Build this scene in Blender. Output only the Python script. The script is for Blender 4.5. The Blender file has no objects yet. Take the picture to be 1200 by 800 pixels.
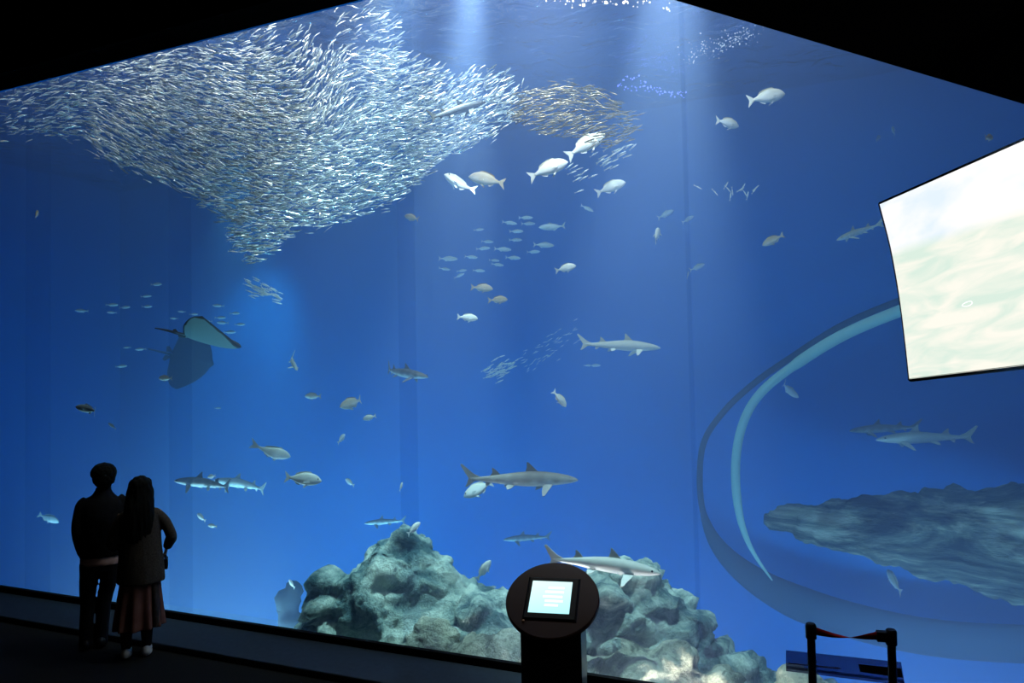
import bpy, bmesh, math, random
import numpy as np
from mathutils import Vector, Matrix, noise
R = math.radians
S = bpy.context.scene
COL = S.collection
rng = random.Random(11)
nr = np.random.RandomState(5)

# ------------------------------------------------------------------ view
S.view_settings.view_transform = 'Standard'
S.view_settings.look = 'None'
S.view_settings.gamma = 1
S.view_settings.use_curve_mapping = False
S.view_settings.exposure = 0.13
S.cycles.use_denoising = True
S.cycles.max_bounces = 8
S.cycles.volume_bounces = 1
S.cycles.transparent_max_bounces = 24
S.cycles.diffuse_bounces = 3
S.cycles.glossy_bounces = 2
S.cycles.caustics_reflective = False
S.cycles.caustics_refractive = False
S.cycles.sample_clamp_indirect = 3
W = bpy.data.worlds.new('world'); S.world = W; W.use_nodes = True
W.node_tree.nodes['Background'].inputs[0].default_value = (0.001, 0.0014, 0.002, 1)

FPX = 850.0
EYE = Vector((0, 0, 2.57))
cam = bpy.data.objects.new('camera', bpy.data.cameras.new('camera'))
COL.objects.link(cam); S.camera = cam
cam.data.sensor_width = 36; cam.data.lens = 36 * FPX / 1200
cam.data.clip_end = 200
PITCH = math.atan(30 / FPX); ROLL = R(1.15)
CM = Matrix.Rotation(R(90) + PITCH, 4, 'X') @ Matrix.Rotation(-ROLL, 4, 'Z')
cam.matrix_world = Matrix.Translation(EYE) @ CM

def ray(px, py):
    return (CM.to_3x3() @ Vector(((px - 600) / FPX, (400 - py) / FPX, -1))).normalized()
def P(px, py, Y):
    d = ray(px, py); return EYE + d * (Y / d.y)
def PZ(px, py, z):
    d = ray(px, py); return EYE + d * ((z - EYE.z) / d.z)

# ------------------------------------------------------------------ tank frame of reference
WO = Vector((-4.52, 8.0, 0)); WU = Vector((0.923, -0.385, 0)).normalized(); WV = Vector((0.385, 0.923, 0)).normalized()
def T(u, v, z):
    p = WO + WU * u + WV * v; return Vector((p.x, p.y, z))
def T_on(px, v=0.0):
    """u along the window for the image column px at mid height"""
    d = ray(px, 430); o = EYE - (WO + WV * v)
    # o + d t = WU u
    a = np.array([[WU.x, -d.x], [WU.y, -d.y]]); b = np.array([o.x, o.y])
    return float(np.linalg.solve(a, b)[0])

# ------------------------------------------------------------------ helpers
def link(name, me, mat=None, parent=None):
    o = bpy.data.objects.new(name, me); COL.objects.link(o)
    if mat is not None and len(me.materials) == 0:
        for m in (mat if isinstance(mat, (list, tuple)) else [mat]): me.materials.append(m)
    if parent is not None: o.parent = parent
    return o
def tag(o, label, cat=None, group=None, kind=None):
    o['label'] = label
    if cat: o['category'] = cat
    if group: o['group'] = group
    if kind: o['kind'] = kind
    return o
def structure(o, label=None):
    o['kind'] = 'structure'
    if label: o['label'] = label
    return o
def empty(name, loc=(0, 0, 0), rz=0):
    o = bpy.data.objects.new(name, None); COL.objects.link(o)
    o.location = loc; o.rotation_euler = (0, 0, rz); o.empty_display_size = .1
    return o
def mesh(name, vs, fs, smooth=False):
    me = bpy.data.meshes.new(name); me.from_pydata([tuple(v) for v in vs], [], fs); me.update()
    if smooth: me.polygons.foreach_set('use_smooth', [True] * len(me.polygons))
    return me
def hexa(name, pts, bevel=0):
    """8 points: bottom ring of 4, top ring of 4"""
    me = mesh(name, pts, [(0, 3, 2, 1), (4, 5, 6, 7), (0, 1, 5, 4), (1, 2, 6, 5), (2, 3, 7, 6), (3, 0, 4, 7)])
    bm = bmesh.new(); bm.from_mesh(me); bmesh.ops.recalc_face_normals(bm, faces=bm.faces)
    if bevel: bmesh.ops.bevel(bm, geom=bm.edges[:], offset=bevel, segments=2, affect='EDGES', profile=.6)
    bm.to_mesh(me); bm.free(); return me
def tbox(name, u0, u1, v0, v1, z0, z1, bevel=0):
    return hexa(name, [T(u0, v0, z0), T(u1, v0, z0), T(u1, v1, z0), T(u0, v1, z0), T(u0, v0, z1), T(u1, v0, z1), T(u1, v1, z1), T(u0, v1, z1)], bevel)
def box(name, c, s, bevel=0):
    x, y, z = c; a, b, h = s[0] / 2, s[1] / 2, s[2] / 2
    return hexa(name, [(x - a, y - b, z - h), (x + a, y - b, z - h), (x + a, y + b, z - h), (x - a, y + b, z - h),
                       (x - a, y - b, z + h), (x + a, y - b, z + h), (x + a, y + b, z + h), (x - a, y + b, z + h)], bevel)
def lathe(name, prof, n=32, smooth=True):
    vs, fs = [], []
    for r, z in prof:
        for k in range(n):
            a = 2 * math.pi * k / n; vs.append((r * math.cos(a), r * math.sin(a), z))
    m = len(prof)
    for i in range(m - 1):
        for k in range(n):
            k2 = (k + 1) % n; fs.append((i * n + k, i * n + k2, (i + 1) * n + k2, (i + 1) * n + k))
    fs.append(tuple(range(n - 1, -1, -1))); fs.append(tuple((m - 1) * n + k for k in range(n)))
    me = mesh(name, vs, fs, smooth)
    if smooth: me.set_sharp_from_angle(angle=R(35))
    return me
def sweep(name, pts, rad, n=10, flat=1.0, up=(0, 0, 1)):
    """tube along points; rad number or list"""
    pts = [Vector(p) for p in pts]; m = len(pts); vs, fs = [], []
    up = Vector(up)
    for i, p in enumerate(pts):
        t = (pts[min(i + 1, m - 1)] - pts[max(i - 1, 0)]).normalized()
        s = t.cross(up)
        if s.length < 1e-3: s = t.cross(Vector((0, 1, 0)))
        s.normalize(); b = s.cross(t)
        r = rad[i] if isinstance(rad, (list, tuple)) else rad
        for k in range(n):
            a = 2 * math.pi * k / n; vs.append(p + s * (r * math.cos(a)) + b * (r * flat * math.sin(a)))
    for i in range(m - 1):
        for k in range(n):
            k2 = (k + 1) % n; fs.append((i * n + k, i * n + k2, (i + 1) * n + k2, (i + 1) * n + k))
    fs.append(tuple(range(n))); fs.append(tuple((m - 1) * n + k for k in range(n - 1, -1, -1)))
    return mesh(name, vs, fs, True)
def spline(pts, n=6):
    pts = [Vector(p) for p in pts]; out = []
    for i in range(len(pts) - 1):
        p0, p1, p2, p3 = pts[max(i - 1, 0)], pts[i], pts[i + 1], pts[min(i + 2, len(pts) - 1)]
        for k in range(n):
            t = k / n
            out.append(.5 * ((2 * p1) + (p2 - p0) * t + (2 * p0 - 5 * p1 + 4 * p2 - p3) * t * t + (3 * p1 - p0 - 3 * p2 + p3) * t ** 3))
    out.append(pts[-1]); return out

# ------------------------------------------------------------------ materials
def mat(name, col=(.5, .5, .5), rough=.6, metal=0, emit=None, estr=1, spec=.5):
    m = bpy.data.materials.new(name); m.use_nodes = True
    b = m.node_tree.nodes['Principled BSDF']
    b.inputs['Base Color'].default_value = (*col, 1); b.inputs['Roughness'].default_value = rough
    b.inputs['Metallic'].default_value = metal; b.inputs['Specular IOR Level'].default_value = spec
    if emit: b.inputs['Emission Color'].default_value = (*emit, 1); b.inputs['Emission Strength'].default_value = estr
    return m
def nd(m, t, **kw):
    n = m.node_tree.nodes.new(t)
    for k, v in kw.items(): setattr(n, k, v)
    return n
def lk(m, a, b): m.node_tree.links.new(a, b)
def noise_col(m, c0, c1, scale=8, detail=5, lo=.35, hi=.65, bump=0, bscale=None, coord='Object', dist=.02):
    b = m.node_tree.nodes['Principled BSDF']
    tc = nd(m, 'ShaderNodeTexCoord'); n = nd(m, 'ShaderNodeTexNoise')
    n.inputs['Scale'].default_value = scale; n.inputs['Detail'].default_value = detail
    lk(m, tc.outputs[coord], n.inputs['Vector'])
    r = nd(m, 'ShaderNodeValToRGB'); r.color_ramp.elements[0].position = lo; r.color_ramp.elements[1].position = hi
    r.color_ramp.elements[0].color = (*c0, 1); r.color_ramp.elements[1].color = (*c1, 1)
    lk(m, n.outputs['Fac'], r.inputs['Fac']); lk(m, r.outputs['Color'], b.inputs['Base Color'])
    if bump:
        n2 = nd(m, 'ShaderNodeTexNoise'); n2.inputs['Scale'].default_value = bscale or scale * 3; n2.inputs['Detail'].default_value = 6
        lk(m, tc.outputs[coord], n2.inputs['Vector'])
        bp = nd(m, 'ShaderNodeBump'); bp.inputs['Strength'].default_value = bump; bp.inputs['Distance'].default_value = dist
        lk(m, n2.outputs['Fac'], bp.inputs['Height']); lk(m, bp.outputs['Normal'], b.inputs['Normal'])
    return m

M = {}
M['black_wall'] = mat('black_wall_paint', (.0015, .0015, .002), .9, spec=.0)
M['carpet'] = noise_col(mat('dark_carpet', rough=.95, spec=.05), (.007, .008, .009), (.010, .011, .012), 60, 4, bump=.3)
M['ledge'] = noise_col(mat('dark_grey_ledge', rough=.7, spec=.2), (.010, .017, .027), (.014, .022, .034), 20)
M['black'] = mat('black_plastic', (.006, .006, .007), .45, spec=.25)
M['frame'] = mat('black_rubber_frame', (.003, .003, .004), .8, spec=.1)
M['tank_wall'] = noise_col(mat('blue_tank_wall', rough=.9, spec=0), (.012, .165, .56), (.018, .20, .62), .35, 3, .3, .7)
M['tank_floor'] = noise_col(mat('tank_sand', rough=.9, spec=0), (.10, .22, .38), (.14, .27, .42), 2)

def water_volume():
    m = bpy.data.materials.new('sea_water'); m.use_nodes = True; nt = m.node_tree; nt.nodes.clear()
    out = nt.nodes.new('ShaderNodeOutputMaterial'); add = nt.nodes.new('ShaderNodeAddShader')
    sc = nt.nodes.new('ShaderNodeVolumeScatter'); ab = nt.nodes.new('ShaderNodeVolumeAbsorption')
    sc.inputs['Color'].default_value = (.46, .60, 1, 1); sc.inputs['Density'].default_value = .075; sc.inputs['Anisotropy'].default_value = .25
    ab.inputs['Color'].default_value = (.0, .60, .95, 1); ab.inputs['Density'].default_value = .11
    nt.links.new(sc.outputs[0], add.inputs[0]); nt.links.new(ab.outputs[0], add.inputs[1]); nt.links.new(add.outputs[0], out.inputs['Volume'])
    return m
M['water'] = water_volume()

def clear(name, tint, gloss=.04, rough=.0):
    m = bpy.data.materials.new(name); m.use_nodes = True; nt = m.node_tree; nt.nodes.clear()
    out = nt.nodes.new('ShaderNodeOutputMaterial'); tr = nt.nodes.new('ShaderNodeBsdfTransparent'); gl = nt.nodes.new('ShaderNodeBsdfGlossy')
    mx = nt.nodes.new('ShaderNodeMixShader')
    tr.inputs[0].default_value = (*tint, 1); gl.inputs['Roughness'].default_value = rough; mx.inputs[0].default_value = gloss
    nt.links.new(tr.outputs[0], mx.inputs[1]); nt.links.new(gl.outputs[0], mx.inputs[2]); nt.links.new(mx.outputs[0], out.inputs['Surface'])
    return m
M['acrylic'] = clear('clear_acrylic', (.985, .99, 1), .006, .0)
M['joint'] = clear('acrylic_joint', (.95, .96, .975), .0, .2)
M['joint_soft'] = clear('acrylic_joint_soft', (.96, .97, .98), .0, .2)

def surface_mat():
    m = clear('rippled_water_surface', (.9, .95, 1), .92, .04); nt = m.node_tree
    gl = [n for n in nt.nodes if n.type == 'BSDF_GLOSSY'][0]
    tc = nt.nodes.new('ShaderNodeTexCoord'); nz = nt.nodes.new('ShaderNodeTexNoise'); nz.inputs['Scale'].default_value = 2.2
    nz.inputs['Detail'].default_value = 4; nz.inputs['Distortion'].default_value = 1.2
    bp = nt.nodes.new('ShaderNodeBump'); bp.inputs['Strength'].default_value = .9; bp.inputs['Distance'].default_value = .12
    nt.links.new(tc.outputs['Object'], nz.inputs['Vector']); nt.links.new(nz.outputs['Fac'], bp.inputs['Height']); nt.links.new(bp.outputs['Normal'], gl.inputs['Normal'])
    return m
M['surface'] = surface_mat()

# ------------------------------------------------------------------ the hall and the tank shell
U0, U1, VD, ZB, ZS = -9.0, 13.0, 7.5, -3.0, 7.3
ZSILL, ZTOP = .125, 6.22
structure(link('floor', hexa('floor', [(-14, -6, -.2), (12, -6, -.2), T(U1, -.05, -.2), T(U0, -.05, -.2), (-14, -6, 0), (12, -6, 0), T(U1, -.05, 0), T(U0, -.05, 0)]), M['carpet']), 'dark carpeted hall floor')
structure(link('trim_1', tbox('ledge', U0, U1, -.60, -.02, .0, .06, .012), M['ledge']), 'low grey ledge along the foot of the tank window')
structure(link('trim_2', tbox('sill', U0, U1, -.05, -.002, .0, ZSILL, .006), M['frame']), 'black sill below the tank window')
structure(link('wall_front', tbox('wf', U0, U1, -.05, .30, ZTOP, 8.6), M['black_wall']), 'black wall above the tank window')
structure(link('ceiling', box('ceiling', (-1, 2, 8.7), (30, 20, .2)), M['black_wall']))
structure(link('wall_rear', box('wr', (-1, -6, 4.3), (30, .2, 9)), M['black_wall']))
structure(link('wall_left', box('wl', (-13, 1.5, 4.3), (.2, 15, 9)), M['black_wall']))
structure(link('wall_right', box('wrt', (11, -1, 4.3), (.2, 10, 9)), M['black_wall']))
structure(link('floor_tier', box('ft', (-1, -2.6, .5), (20, 6, .98), .01), M['carpet']), 'raised viewing tier')
# lowered ceiling bulkhead over the right part of the window
b0, b1 = PZ(790, 0, 3.9), PZ(1200, 122, 3.9)
bd = (b1 - b0); a0 = b0 - bd * .28; a1 = b0 + bd * 2.6; back = Vector((bd.y, -bd.x, 0)).normalized() * 2.6
h = Vector((0, 0, 4.7))
structure(link('ceiling_bulkhead', hexa('cb', [a0 + back, a1 + back, a1, a0, a0 + back + h, a1 + back + h, a1 + h, a0 + h]), M['black_wall']), 'black lowered ceiling above the right end of the window')

structure(link('wall_tank_back', tbox('tb', U0 - .3, U1 + .3, VD, VD + .3, ZB, ZS + 1.5), M['tank_wall']), 'blue back wall of the tank')
structure(link('wall_tank_left', tbox('tl', U0 - .3, U0, .3, VD, ZB, ZS + 1.5), M['tank_wall']))
structure(link('wall_tank_right', tbox('tr', U1, U1 + .3, .3, VD, ZB, ZS + 1.5), M['tank_wall']))
structure(link('wall_tank_front', tbox('tf', U0, U1, .30, .36, ZTOP + .02, ZS + 1.5), M['tank_wall']))
structure(link('wall_tank_front_lower', tbox('tf2', U0, U1, .30, .36, ZB, -.08), M['frame']))
structure(link('floor_tank', tbox('tfl', U0, U1, .3, VD, ZB - .2, ZB), M['tank_floor']), 'floor of the tank')
wt = structure(link('water', tbox('w', U0 - .1, U1 + .1, .31, VD + .1, ZB - .05, ZS + .02), M['water']), 'blue sea water filling the tank')
# rippled underside of the water surface
bm = bmesh.new(); nu, nv = 120, 44; grid = []
for i in range(nu + 1):
    for j in range(nv + 1):
        p = T(U0 + (U1 - U0) * i / nu, .32 + (VD - .34) * j / nv, 0)
        z = ZS - .06 + .07 * noise.noise(Vector((p.x * .9, p.y * .9, 0))) + .03 * noise.noise(Vector((p.x * 2.6, p.y * 2.6, 3)))
        grid.append((p.x, p.y, z))
fs = [(i * (nv + 1) + j, (i + 1) * (nv + 1) + j, (i + 1) * (nv + 1) + j + 1, i * (nv + 1) + j + 1) for i in range(nu) for j in range(nv)]
bm.free()
structure(link('water_surface', mesh('ws', grid, fs, True), M['surface']), 'rippled underside of the water surface')

# window panels and the joints between them (joints are seen through the thick acrylic)
joints = [T_on(-90), T_on(30), T_on(198), T_on(468), T_on(808)]
edges = [U0] + joints + [U1]
for i in range(len(edges) - 1):
    w = structure(link('window_%d' % (i + 1), tbox('pane', edges[i] + .006, edges[i + 1] - .006, .0, .30, -.1, ZTOP), M['acrylic']), 'clear acrylic tank window panel')
for i, u in enumerate(joints):
    structure(link('window_joint_%d' % (i + 1), tbox('joint', u - .005, u + .005, .0, .30 if i < 4 else .16, -.1, ZTOP), M['joint'] if i >= 3 else M['joint_soft']), 'vertical joint between two acrylic panels')

# ------------------------------------------------------------------ lights
def area(name, loc, target, size, power, col, sy=None):
    l = bpy.data.lights.new(name, 'AREA'); l.energy = power; l.color = col; l.size = size
    if sy: l.shape = 'RECTANGLE'; l.size_y = sy
    o = bpy.data.objects.new(name, l); COL.objects.link(o); o.location = loc
    o.rotation_euler = (Vector(target) - Vector(loc)).to_track_quat('-Z', 'Y').to_euler(); o['kind'] = 'helper'
    return o
def spot(name, loc, target, power, col, ang=30, blend=.8, rad=.1):
    l = bpy.data.lights.new(name, 'SPOT'); l.energy = power; l.color = col; l.spot_size = R(ang); l.spot_blend = blend; l.shadow_soft_size = rad
    o = bpy.data.objects.new(name, l); COL.objects.link(o); o.location = loc
    o.rotation_euler = (Vector(target) - Vector(loc)).to_track_quat('-Z', 'Y').to_euler()
    return o
WHITE = (1, .96, .88)
def YW(px, v):
    """world depth at which the image column px meets the plane v metres behind the window"""
    u = T_on(px, v); return (WO + WU * u + WV * v).y
for i, (u, pw) in enumerate([(-3.5, 8), (-.8, 20), (1.5, 42), (4.2, 115), (6.6, 85), (9.5, 10)]):
    area('tank_light', T(u, .7, 7.15), T(u, 3.5, 0), 1.6, pw, WHITE, .5)
area('tank_light', T(3.5, 3.5, 7.15), T(3.5, 4.5, -3), 4, 60, (.8, .95, 1), 3)
area('tank_light', T(-1.0, 1.6, -2.6), T(-1, 7.5, .5), 4, 380, (.35, .85, 1), .6)  # low upward lamps are unseen fill, added to brighten the lower water
area('tank_light', T(2.6, 1.6, -2.6), T(2.2, 7.5, .8), 3, 850, (.35, .85, 1), .6)
area('tank_light', T(6.0, 1.6, -2.6), T(6, 7.5, .8), 4, 560, (.6, .85, 1), .6)
area('tank_light', T(9.5, 1.6, -2.6), T(9.5, 7.5, 1.0), 2, 80, (.5, .8, 1), .6)
spot('tank_spotlight', P(715, -40, 10.0), P(722, 180, 10.0), 110, (1, .80, .66), 26, 1, .1)
spot('tank_spotlight', P(600, -40, 9.5), P(618, 330, 9.5), 45, (.9, .95, 1), 16, 1, .1)
spot('tank_spotlight', P(860, -20, 8.0), P(880, 180, 8.6), 25, (1, .96, .9), 40, 1, .1)
spot('blue_spotlight', P(742, 70, 11.2), P(742, 300, 11.2), 110, (.25, .2, 1), 60, 1, .1)
# pool of brighter water against the back wall, right of the dark shadow shape
spot('wall_spotlight', T(T_on(280, 5), 5.0, 6.9), P(285, 440, YW(285, 7.5)), 1300, (.45, 1, .95), 46, 1, .2)
# unseen spots added to brighten the rock mounds
spot('rock_fill_spot', T(T_on(520), .9, 7.1), P(490, 700, 8.2), 3600, (.82, 1, .98), 24, .8, .12)
spot('rock_fill_spot', T(T_on(790), .9, 7.1), P(748, 715, 7.0), 3000, (.86, 1, .98), 32, .8, .12)
spot('fish_fill_spot', T(T_on(640), .6, 7.1), P(640, 280, 8.2), 650, WHITE, 50, .8, .12)  # spot added to brighten the white fish, no fixture seen
for i, (u, pw, c) in enumerate([(-1.5, 30, (.7, .95, 1)), (1.2, 70, (.7, .95, 1)), (3.6, 760, (1, .95, .88)), (4.9, 190, (1, .94, .88)), (8.6, 20, (.8, .92, 1))]):
    area('sill_fill', T(u, .9, -1.5 if u < 4 else -.55), T(u + .5, 3.6 if u > 3 else 4.5, 1.2 if u < 3 else 2.5), 2.6, pw, c, .25)  # hidden fill behind the sill, added for lit bellies and haze
area('hall_light', (4, -3, 6), (-4, 7, 1), 1.5, 9, (1, .85, .72))
spot('shoal_fill_spot', T(T_on(430), .5, 7.1), P(370, 195, 8.4), 560, WHITE, 34, 1, .12)  # extra unseen spot put in to lift the core of the shoal
spot('left_fish_fill_spot', T(T_on(470), .45, 7.1), P(330, 520, 8.7), 1700, (.68, .95, 1), 40, 1, .12)  # unseen spot added to light the fish at mid left
# ------------------------------------------------------------------ fish
def fish_mat(name, back, side, belly, rough=.45, metal=0.0, mottled=.0, scale=14, spec=.4, band=None):
    """colour by the 'tone' attribute: 0 belly, 1 back (the animal's own markings)"""
    m = mat(name, side, rough, metal, spec=spec); b = m.node_tree.nodes['Principled BSDF']
    at = nd(m, 'ShaderNodeAttribute', attribute_name='tone')
    r = nd(m, 'ShaderNodeValToRGB'); e = r.color_ramp.elements
    e[0].position = .28; e[0].color = (*belly, 1); e[1].position = .95; e[1].color = (*back, 1)
    k = e.new(.58); k.color = (*side, 1)
    src = at.outputs['Fac']
    if mottled:
        tc = nd(m, 'ShaderNodeTexCoord'); n = nd(m, 'ShaderNodeTexNoise'); n.inputs['Scale'].default_value = scale; n.inputs['Detail'].default_value = 4
        lk(m, tc.outputs['Object'], n.inputs['Vector'])
        a = nd(m, 'ShaderNodeMath', operation='MULTIPLY_ADD'); a.inputs[1].default_value = mottled
        s = nd(m, 'ShaderNodeMath', operation='SUBTRACT'); s.inputs[1].default_value = .5
        lk(m, n.outputs['Fac'], s.inputs[0]); lk(m, s.outputs[0], a.inputs[0]); lk(m, src, a.inputs[2]); src = a.outputs[0]
    if band:
        tc2 = nd(m, 'ShaderNodeTexCoord'); w = nd(m, 'ShaderNodeTexWave', wave_type='BANDS', bands_direction='X'); w.inputs['Scale'].default_value = band[0]
        w.inputs['Distortion'].default_value = 2.5; w.inputs['Detail'].default_value = 2
        lk(m, tc2.outputs['Object'], w.inputs['Vector'])
        a2 = nd(m, 'ShaderNodeMath', operation='MULTIPLY_ADD'); a2.inputs[1].default_value = band[1]
        lk(m, w.outputs['Fac'], a2.inputs[0]); lk(m, src, a2.inputs[2]); src = a2.outputs[0]
    lk(m, src, r.inputs['Fac']); lk(m, r.outputs['Color'], b.inputs['Base Color'])
    return m
M['eye'] = mat('dark_fish_eye', (.01, .01, .01), .15)
M['bream'] = fish_mat('silver_bream_skin', (.62, .60, .50), (.80, .80, .74), (.86, .86, .84), .42, .0, .35, 6)
M['bream_tan'] = fish_mat('tan_bream_skin', (.36, .29, .20), (.50, .43, .33), (.70, .66, .58), .5, 0, .3, 7)
M['shark'] = fish_mat('grey_shark_skin', (.17, .15, .13), (.30, .29, .27), (.78, .80, .78), .6, 0, .35, 9, band=(2.6, .10))
M['shark_pale'] = fish_mat('pale_shark_skin', (.42, .43, .38), (.62, .64, .58), (.78, .80, .78), .6, 0, .3, 9)
M['shark_silhouette'] = fish_mat('silhouette_shark_skin', (.02, .02, .02), (.035, .035, .035), (.06, .065, .07), .6, 0, .2, 9)  # shade put into the skin colour, so this shark shows as a silhouette
M['jack'] = fish_mat('silver_jack_skin', (.34, .40, .44), (.56, .64, .68), (.75, .82, .85), .4, .1)
M['sardine'] = fish_mat('sardine_skin', (.10, .14, .16), (.80, .82, .76), (.92, .92, .84), .28, .65)
M['sardine_brown'] = fish_mat('brownish_silver_skin', (.035, .03, .022), (.20, .17, .12), (.34, .30, .22), .33, .6)
M['sardine_pale'] = fish_mat('pale_small_fish_skin', (.45, .55, .55), (.80, .86, .84), (.9, .92, .9), .4, .1)
M['ray'] = fish_mat('ray_skin', (.035, .035, .04), (.05, .05, .055), (.17, .30, .31), .65)
M['fin'] = mat('fish_fin', (.55, .55, .50), .5)
M['fin_pink'] = mat('pinkish_fin', (.70, .42, .34), .5)

def loft_body(prof, m=12):
    """prof: (x, ztop, zbot, halfwidth) nose to tail along -x"""
    vs, fs, tone = [], [], []
    for x, zt, zb, w in prof:
        zc = (zt + zb) / 2; h = max((zt - zb) / 2, .0015)
        for k in range(m):
            a = 2 * math.pi * k / m
            c, s = math.cos(a), math.sin(a)
            vs.append((x, w * math.copysign(abs(c) ** .9, c), zc + h * s)); tone.append(.5 + .5 * s)
    n = len(prof)
    for i in range(n - 1):
        for k in range(m):
            k2 = (k + 1) % m; fs.append((i * m + k, (i + 1) * m + k, (i + 1) * m + k2, i * m + k2))
    fs.append(tuple(range(m))); fs.append(tuple((n - 1) * m + k for k in range(m - 1, -1, -1)))
    return vs, fs, tone
def add_fin(vs, fs, tone, sm, poly, th, tn, org=None, ax=None, ay=None):
    """thin fin with a real thickness from an outline; default plane xz"""
    i0 = len(vs); n = len(poly)
    org = Vector(org) if org else Vector((0, 0, 0)); ax = Vector(ax) if ax else Vector((1, 0, 0)); ay = Vector(ay) if ay else Vector((0, 0, 1))
    nn = ax.cross(ay).normalized()
    for sgn in (1, -1):
        for (a, b) in poly:
            vs.append(tuple(org + ax * a + ay * b + nn * (sgn * th))); tone.append(tn)
    fs.append(tuple(range(i0, i0 + n))); fs.append(tuple(range(i0 + 2 * n - 1, i0 + n - 1, -1)))
    for k in range(n):
        k2 = (k + 1) % n; fs.append((i0 + k2, i0 + k, i0 + n + k, i0 + n + k2))
    sm.extend([False] * (n + 2))
def resample(prof, n):
    pts = spline([(p[0], p[1], p[2]) for p in prof], n); ws = spline([(p[3], 0, 0) for p in prof], n)
    return [(p.x, p.y, p.z, max(w.x, .001)) for p, w in zip(pts, ws)]
def fish_data(kind, bend=0.0, seg=3, m=12):
    kind0 = kind
    if kind == 'slim': kind = 'sardine'
    if kind == 'bream':
        pr = [(.5, .0, -.035, .012), (.465, .045, -.06, .035), (.40, .105, -.105, .06), (.30, .155, -.145, .08), (.15, .185, -.17, .088), (0, .17, -.16, .08), (-.15, .115, -.115, .055), (-.27, .055, -.06, .028), (-.36, .034, -.036, .014)]
        tail = [(-.34, .034), (-.40, .085), (-.5, .17), (-.475, .08), (-.445, .0), (-.475, -.08), (-.5, -.17), (-.40, -.085), (-.34, -.034)]
        fins = [([(.26, .14), (.19, .215), (.06, .215), (-.08, .19), (-.19, .145), (-.23, .07), (0, .12)], .004, .95), ([(-.04, -.13), (-.1, -.185), (-.2, -.125), (-.22, -.07)], .004, .1)]
        pec = dict(org=(.2, .08, -.05), poly=[(0, .02), (-.07, .03), (-.17, -.0), (-.19, -.03), (-.08, -.04), (0, -.02)], out=.5, th=.003)
        pel = dict(org=(.14, .03, -.15), poly=[(.02, 0), (-.05, .0), (-.12, -.06), (-.09, -.08)], out=.3, th=.003)
    elif kind == 'jack':
        pr = [(.5, .0, -.015, .01), (.44, .05, -.05, .03), (.34, .09, -.09, .05), (.18, .12, -.12, .06), (0, .115, -.115, .055), (-.16, .075, -.075, .04), (-.28, .035, -.035, .02), (-.37, .018, -.018, .01)]
        tail = [(-.35, .018), (-.41, .06), (-.5, .15), (-.46, .05), (-.44, 0), (-.46, -.05), (-.5, -.15), (-.41, -.06), (-.35, -.018)]
        fins = [([(.2, .1), (.1, .17), (.03, .14), (-.18, .09), (-.22, .04), (0, .09)], .003, .9), ([(-.02, -.1), (-.08, -.15), (-.2, -.07), (-.2, -.04)], .003, .1)]
        pec = dict(org=(.22, .05, -.02), poly=[(0, .02), (-.1, .01), (-.18, -.03), (-.08, -.03), (0, -.015)], out=.4, th=.003); pel = None
    elif kind == 'sardine':
        pr = [(.5, .0, -.02, .01), (.40, .055, -.06, .035), (.22, .085, -.09, .05), (0, .085, -.095, .05), (-.2, .055, -.06, .034), (-.36, .02, -.022, .012)]
        tail = [(-.34, .02), (-.5, .12), (-.44, .0), (-.5, -.12), (-.34, -.02)]
        fins = [([(.04, .07), (-.02, .13), (-.1, .065)], .004, .9)]; pec = pel = None
    else:  # shark
        pr = [(.5, .004, -.012, .010), (.465, .022, -.022, .030), (.40, .042, -.036, .047), (.30, .060, -.048, .056), (.20, .070, -.055, .060), (.08, .073, -.058, .060), (-.06, .060, -.050, .048), (-.2, .040, -.034, .030), (-.31, .024, -.022, .016), (-.38, .018, -.014, .010), (-.43, .020, -.004, .006)]
        tail = [(-.34, .018), (-.40, .045), (-.50, .125), (-.515, .118), (-.47, .048), (-.44, .004), (-.455, -.045), (-.47, -.07), (-.45, -.068), (-.39, -.02), (-.34, -.016)]
        fins = [([(.17, .055), (.115, .105), (.065, .150), (.052, .150), (.055, .11), (.04, .055), (.1, .04)], .004, .98), ([(-.165, .035), (-.205, .075), (-.235, .098), (-.245, .096), (-.24, .06), (-.26, .03), (-.2, .02)], .003, .98),
                ([(-.24, -.02), (-.28, -.055), (-.295, -.055), (-.30, -.018)], .003, .5)]
        pec = dict(org=(.245, .045, -.035), poly=[(.03, 0), (-.015, .07), (-.065, .15), (-.085, .155), (-.08, .09), (-.06, .02), (-.05, 0)], out=None, th=.004)
        pel = dict(org=(-.07, .03, -.04), poly=[(.02, 0), (-.02, .05), (-.055, .065), (-.06, .02), (-.04, 0)], out=None, th=.003)
    pr = resample(pr, seg)
    vs, fs, tone = loft_body(pr, m); sm = [True] * len(fs)
    add_fin(vs, fs, tone, sm, tail, .006 if kind != 'sardine' else .008, .75 if kind.startswith('shark') else .6)
    for poly, th, tn in fins: add_fin(vs, fs, tone, sm, poly, th, tn)
    for d in (pec, pel):
        if not d: continue
        for sg in (1, -1):
            if d['out'] is None:      # shark: wing-like fin out and down
                add_fin(vs, fs, tone, sm, d['poly'], d['th'], .55, org=(d['org'][0], sg * d['org'][1], d['org'][2]), ax=(1, 0, 0), ay=(0, sg * .86, -.50))
            else:
                add_fin(vs, fs, tone, sm, d['poly'], d['th'], .5, org=(d['org'][0], sg * d['org'][1], d['org'][2]), ax=Vector((1, -sg * d['out'], 0)).normalized(), ay=(0, 0, 1))
    # swimming bend
    zs = {'sardine': .82, 'slim': .6}.get(kind0, 1)
    out = []
    for x, y, z in vs:
        z *= zs; y *= (zs + 1) / 2
        t = max(0, .15 - x); out.append((x, y + bend * (t * t * 1.6) - bend * .25 * max(0, x - .15), z))
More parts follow.
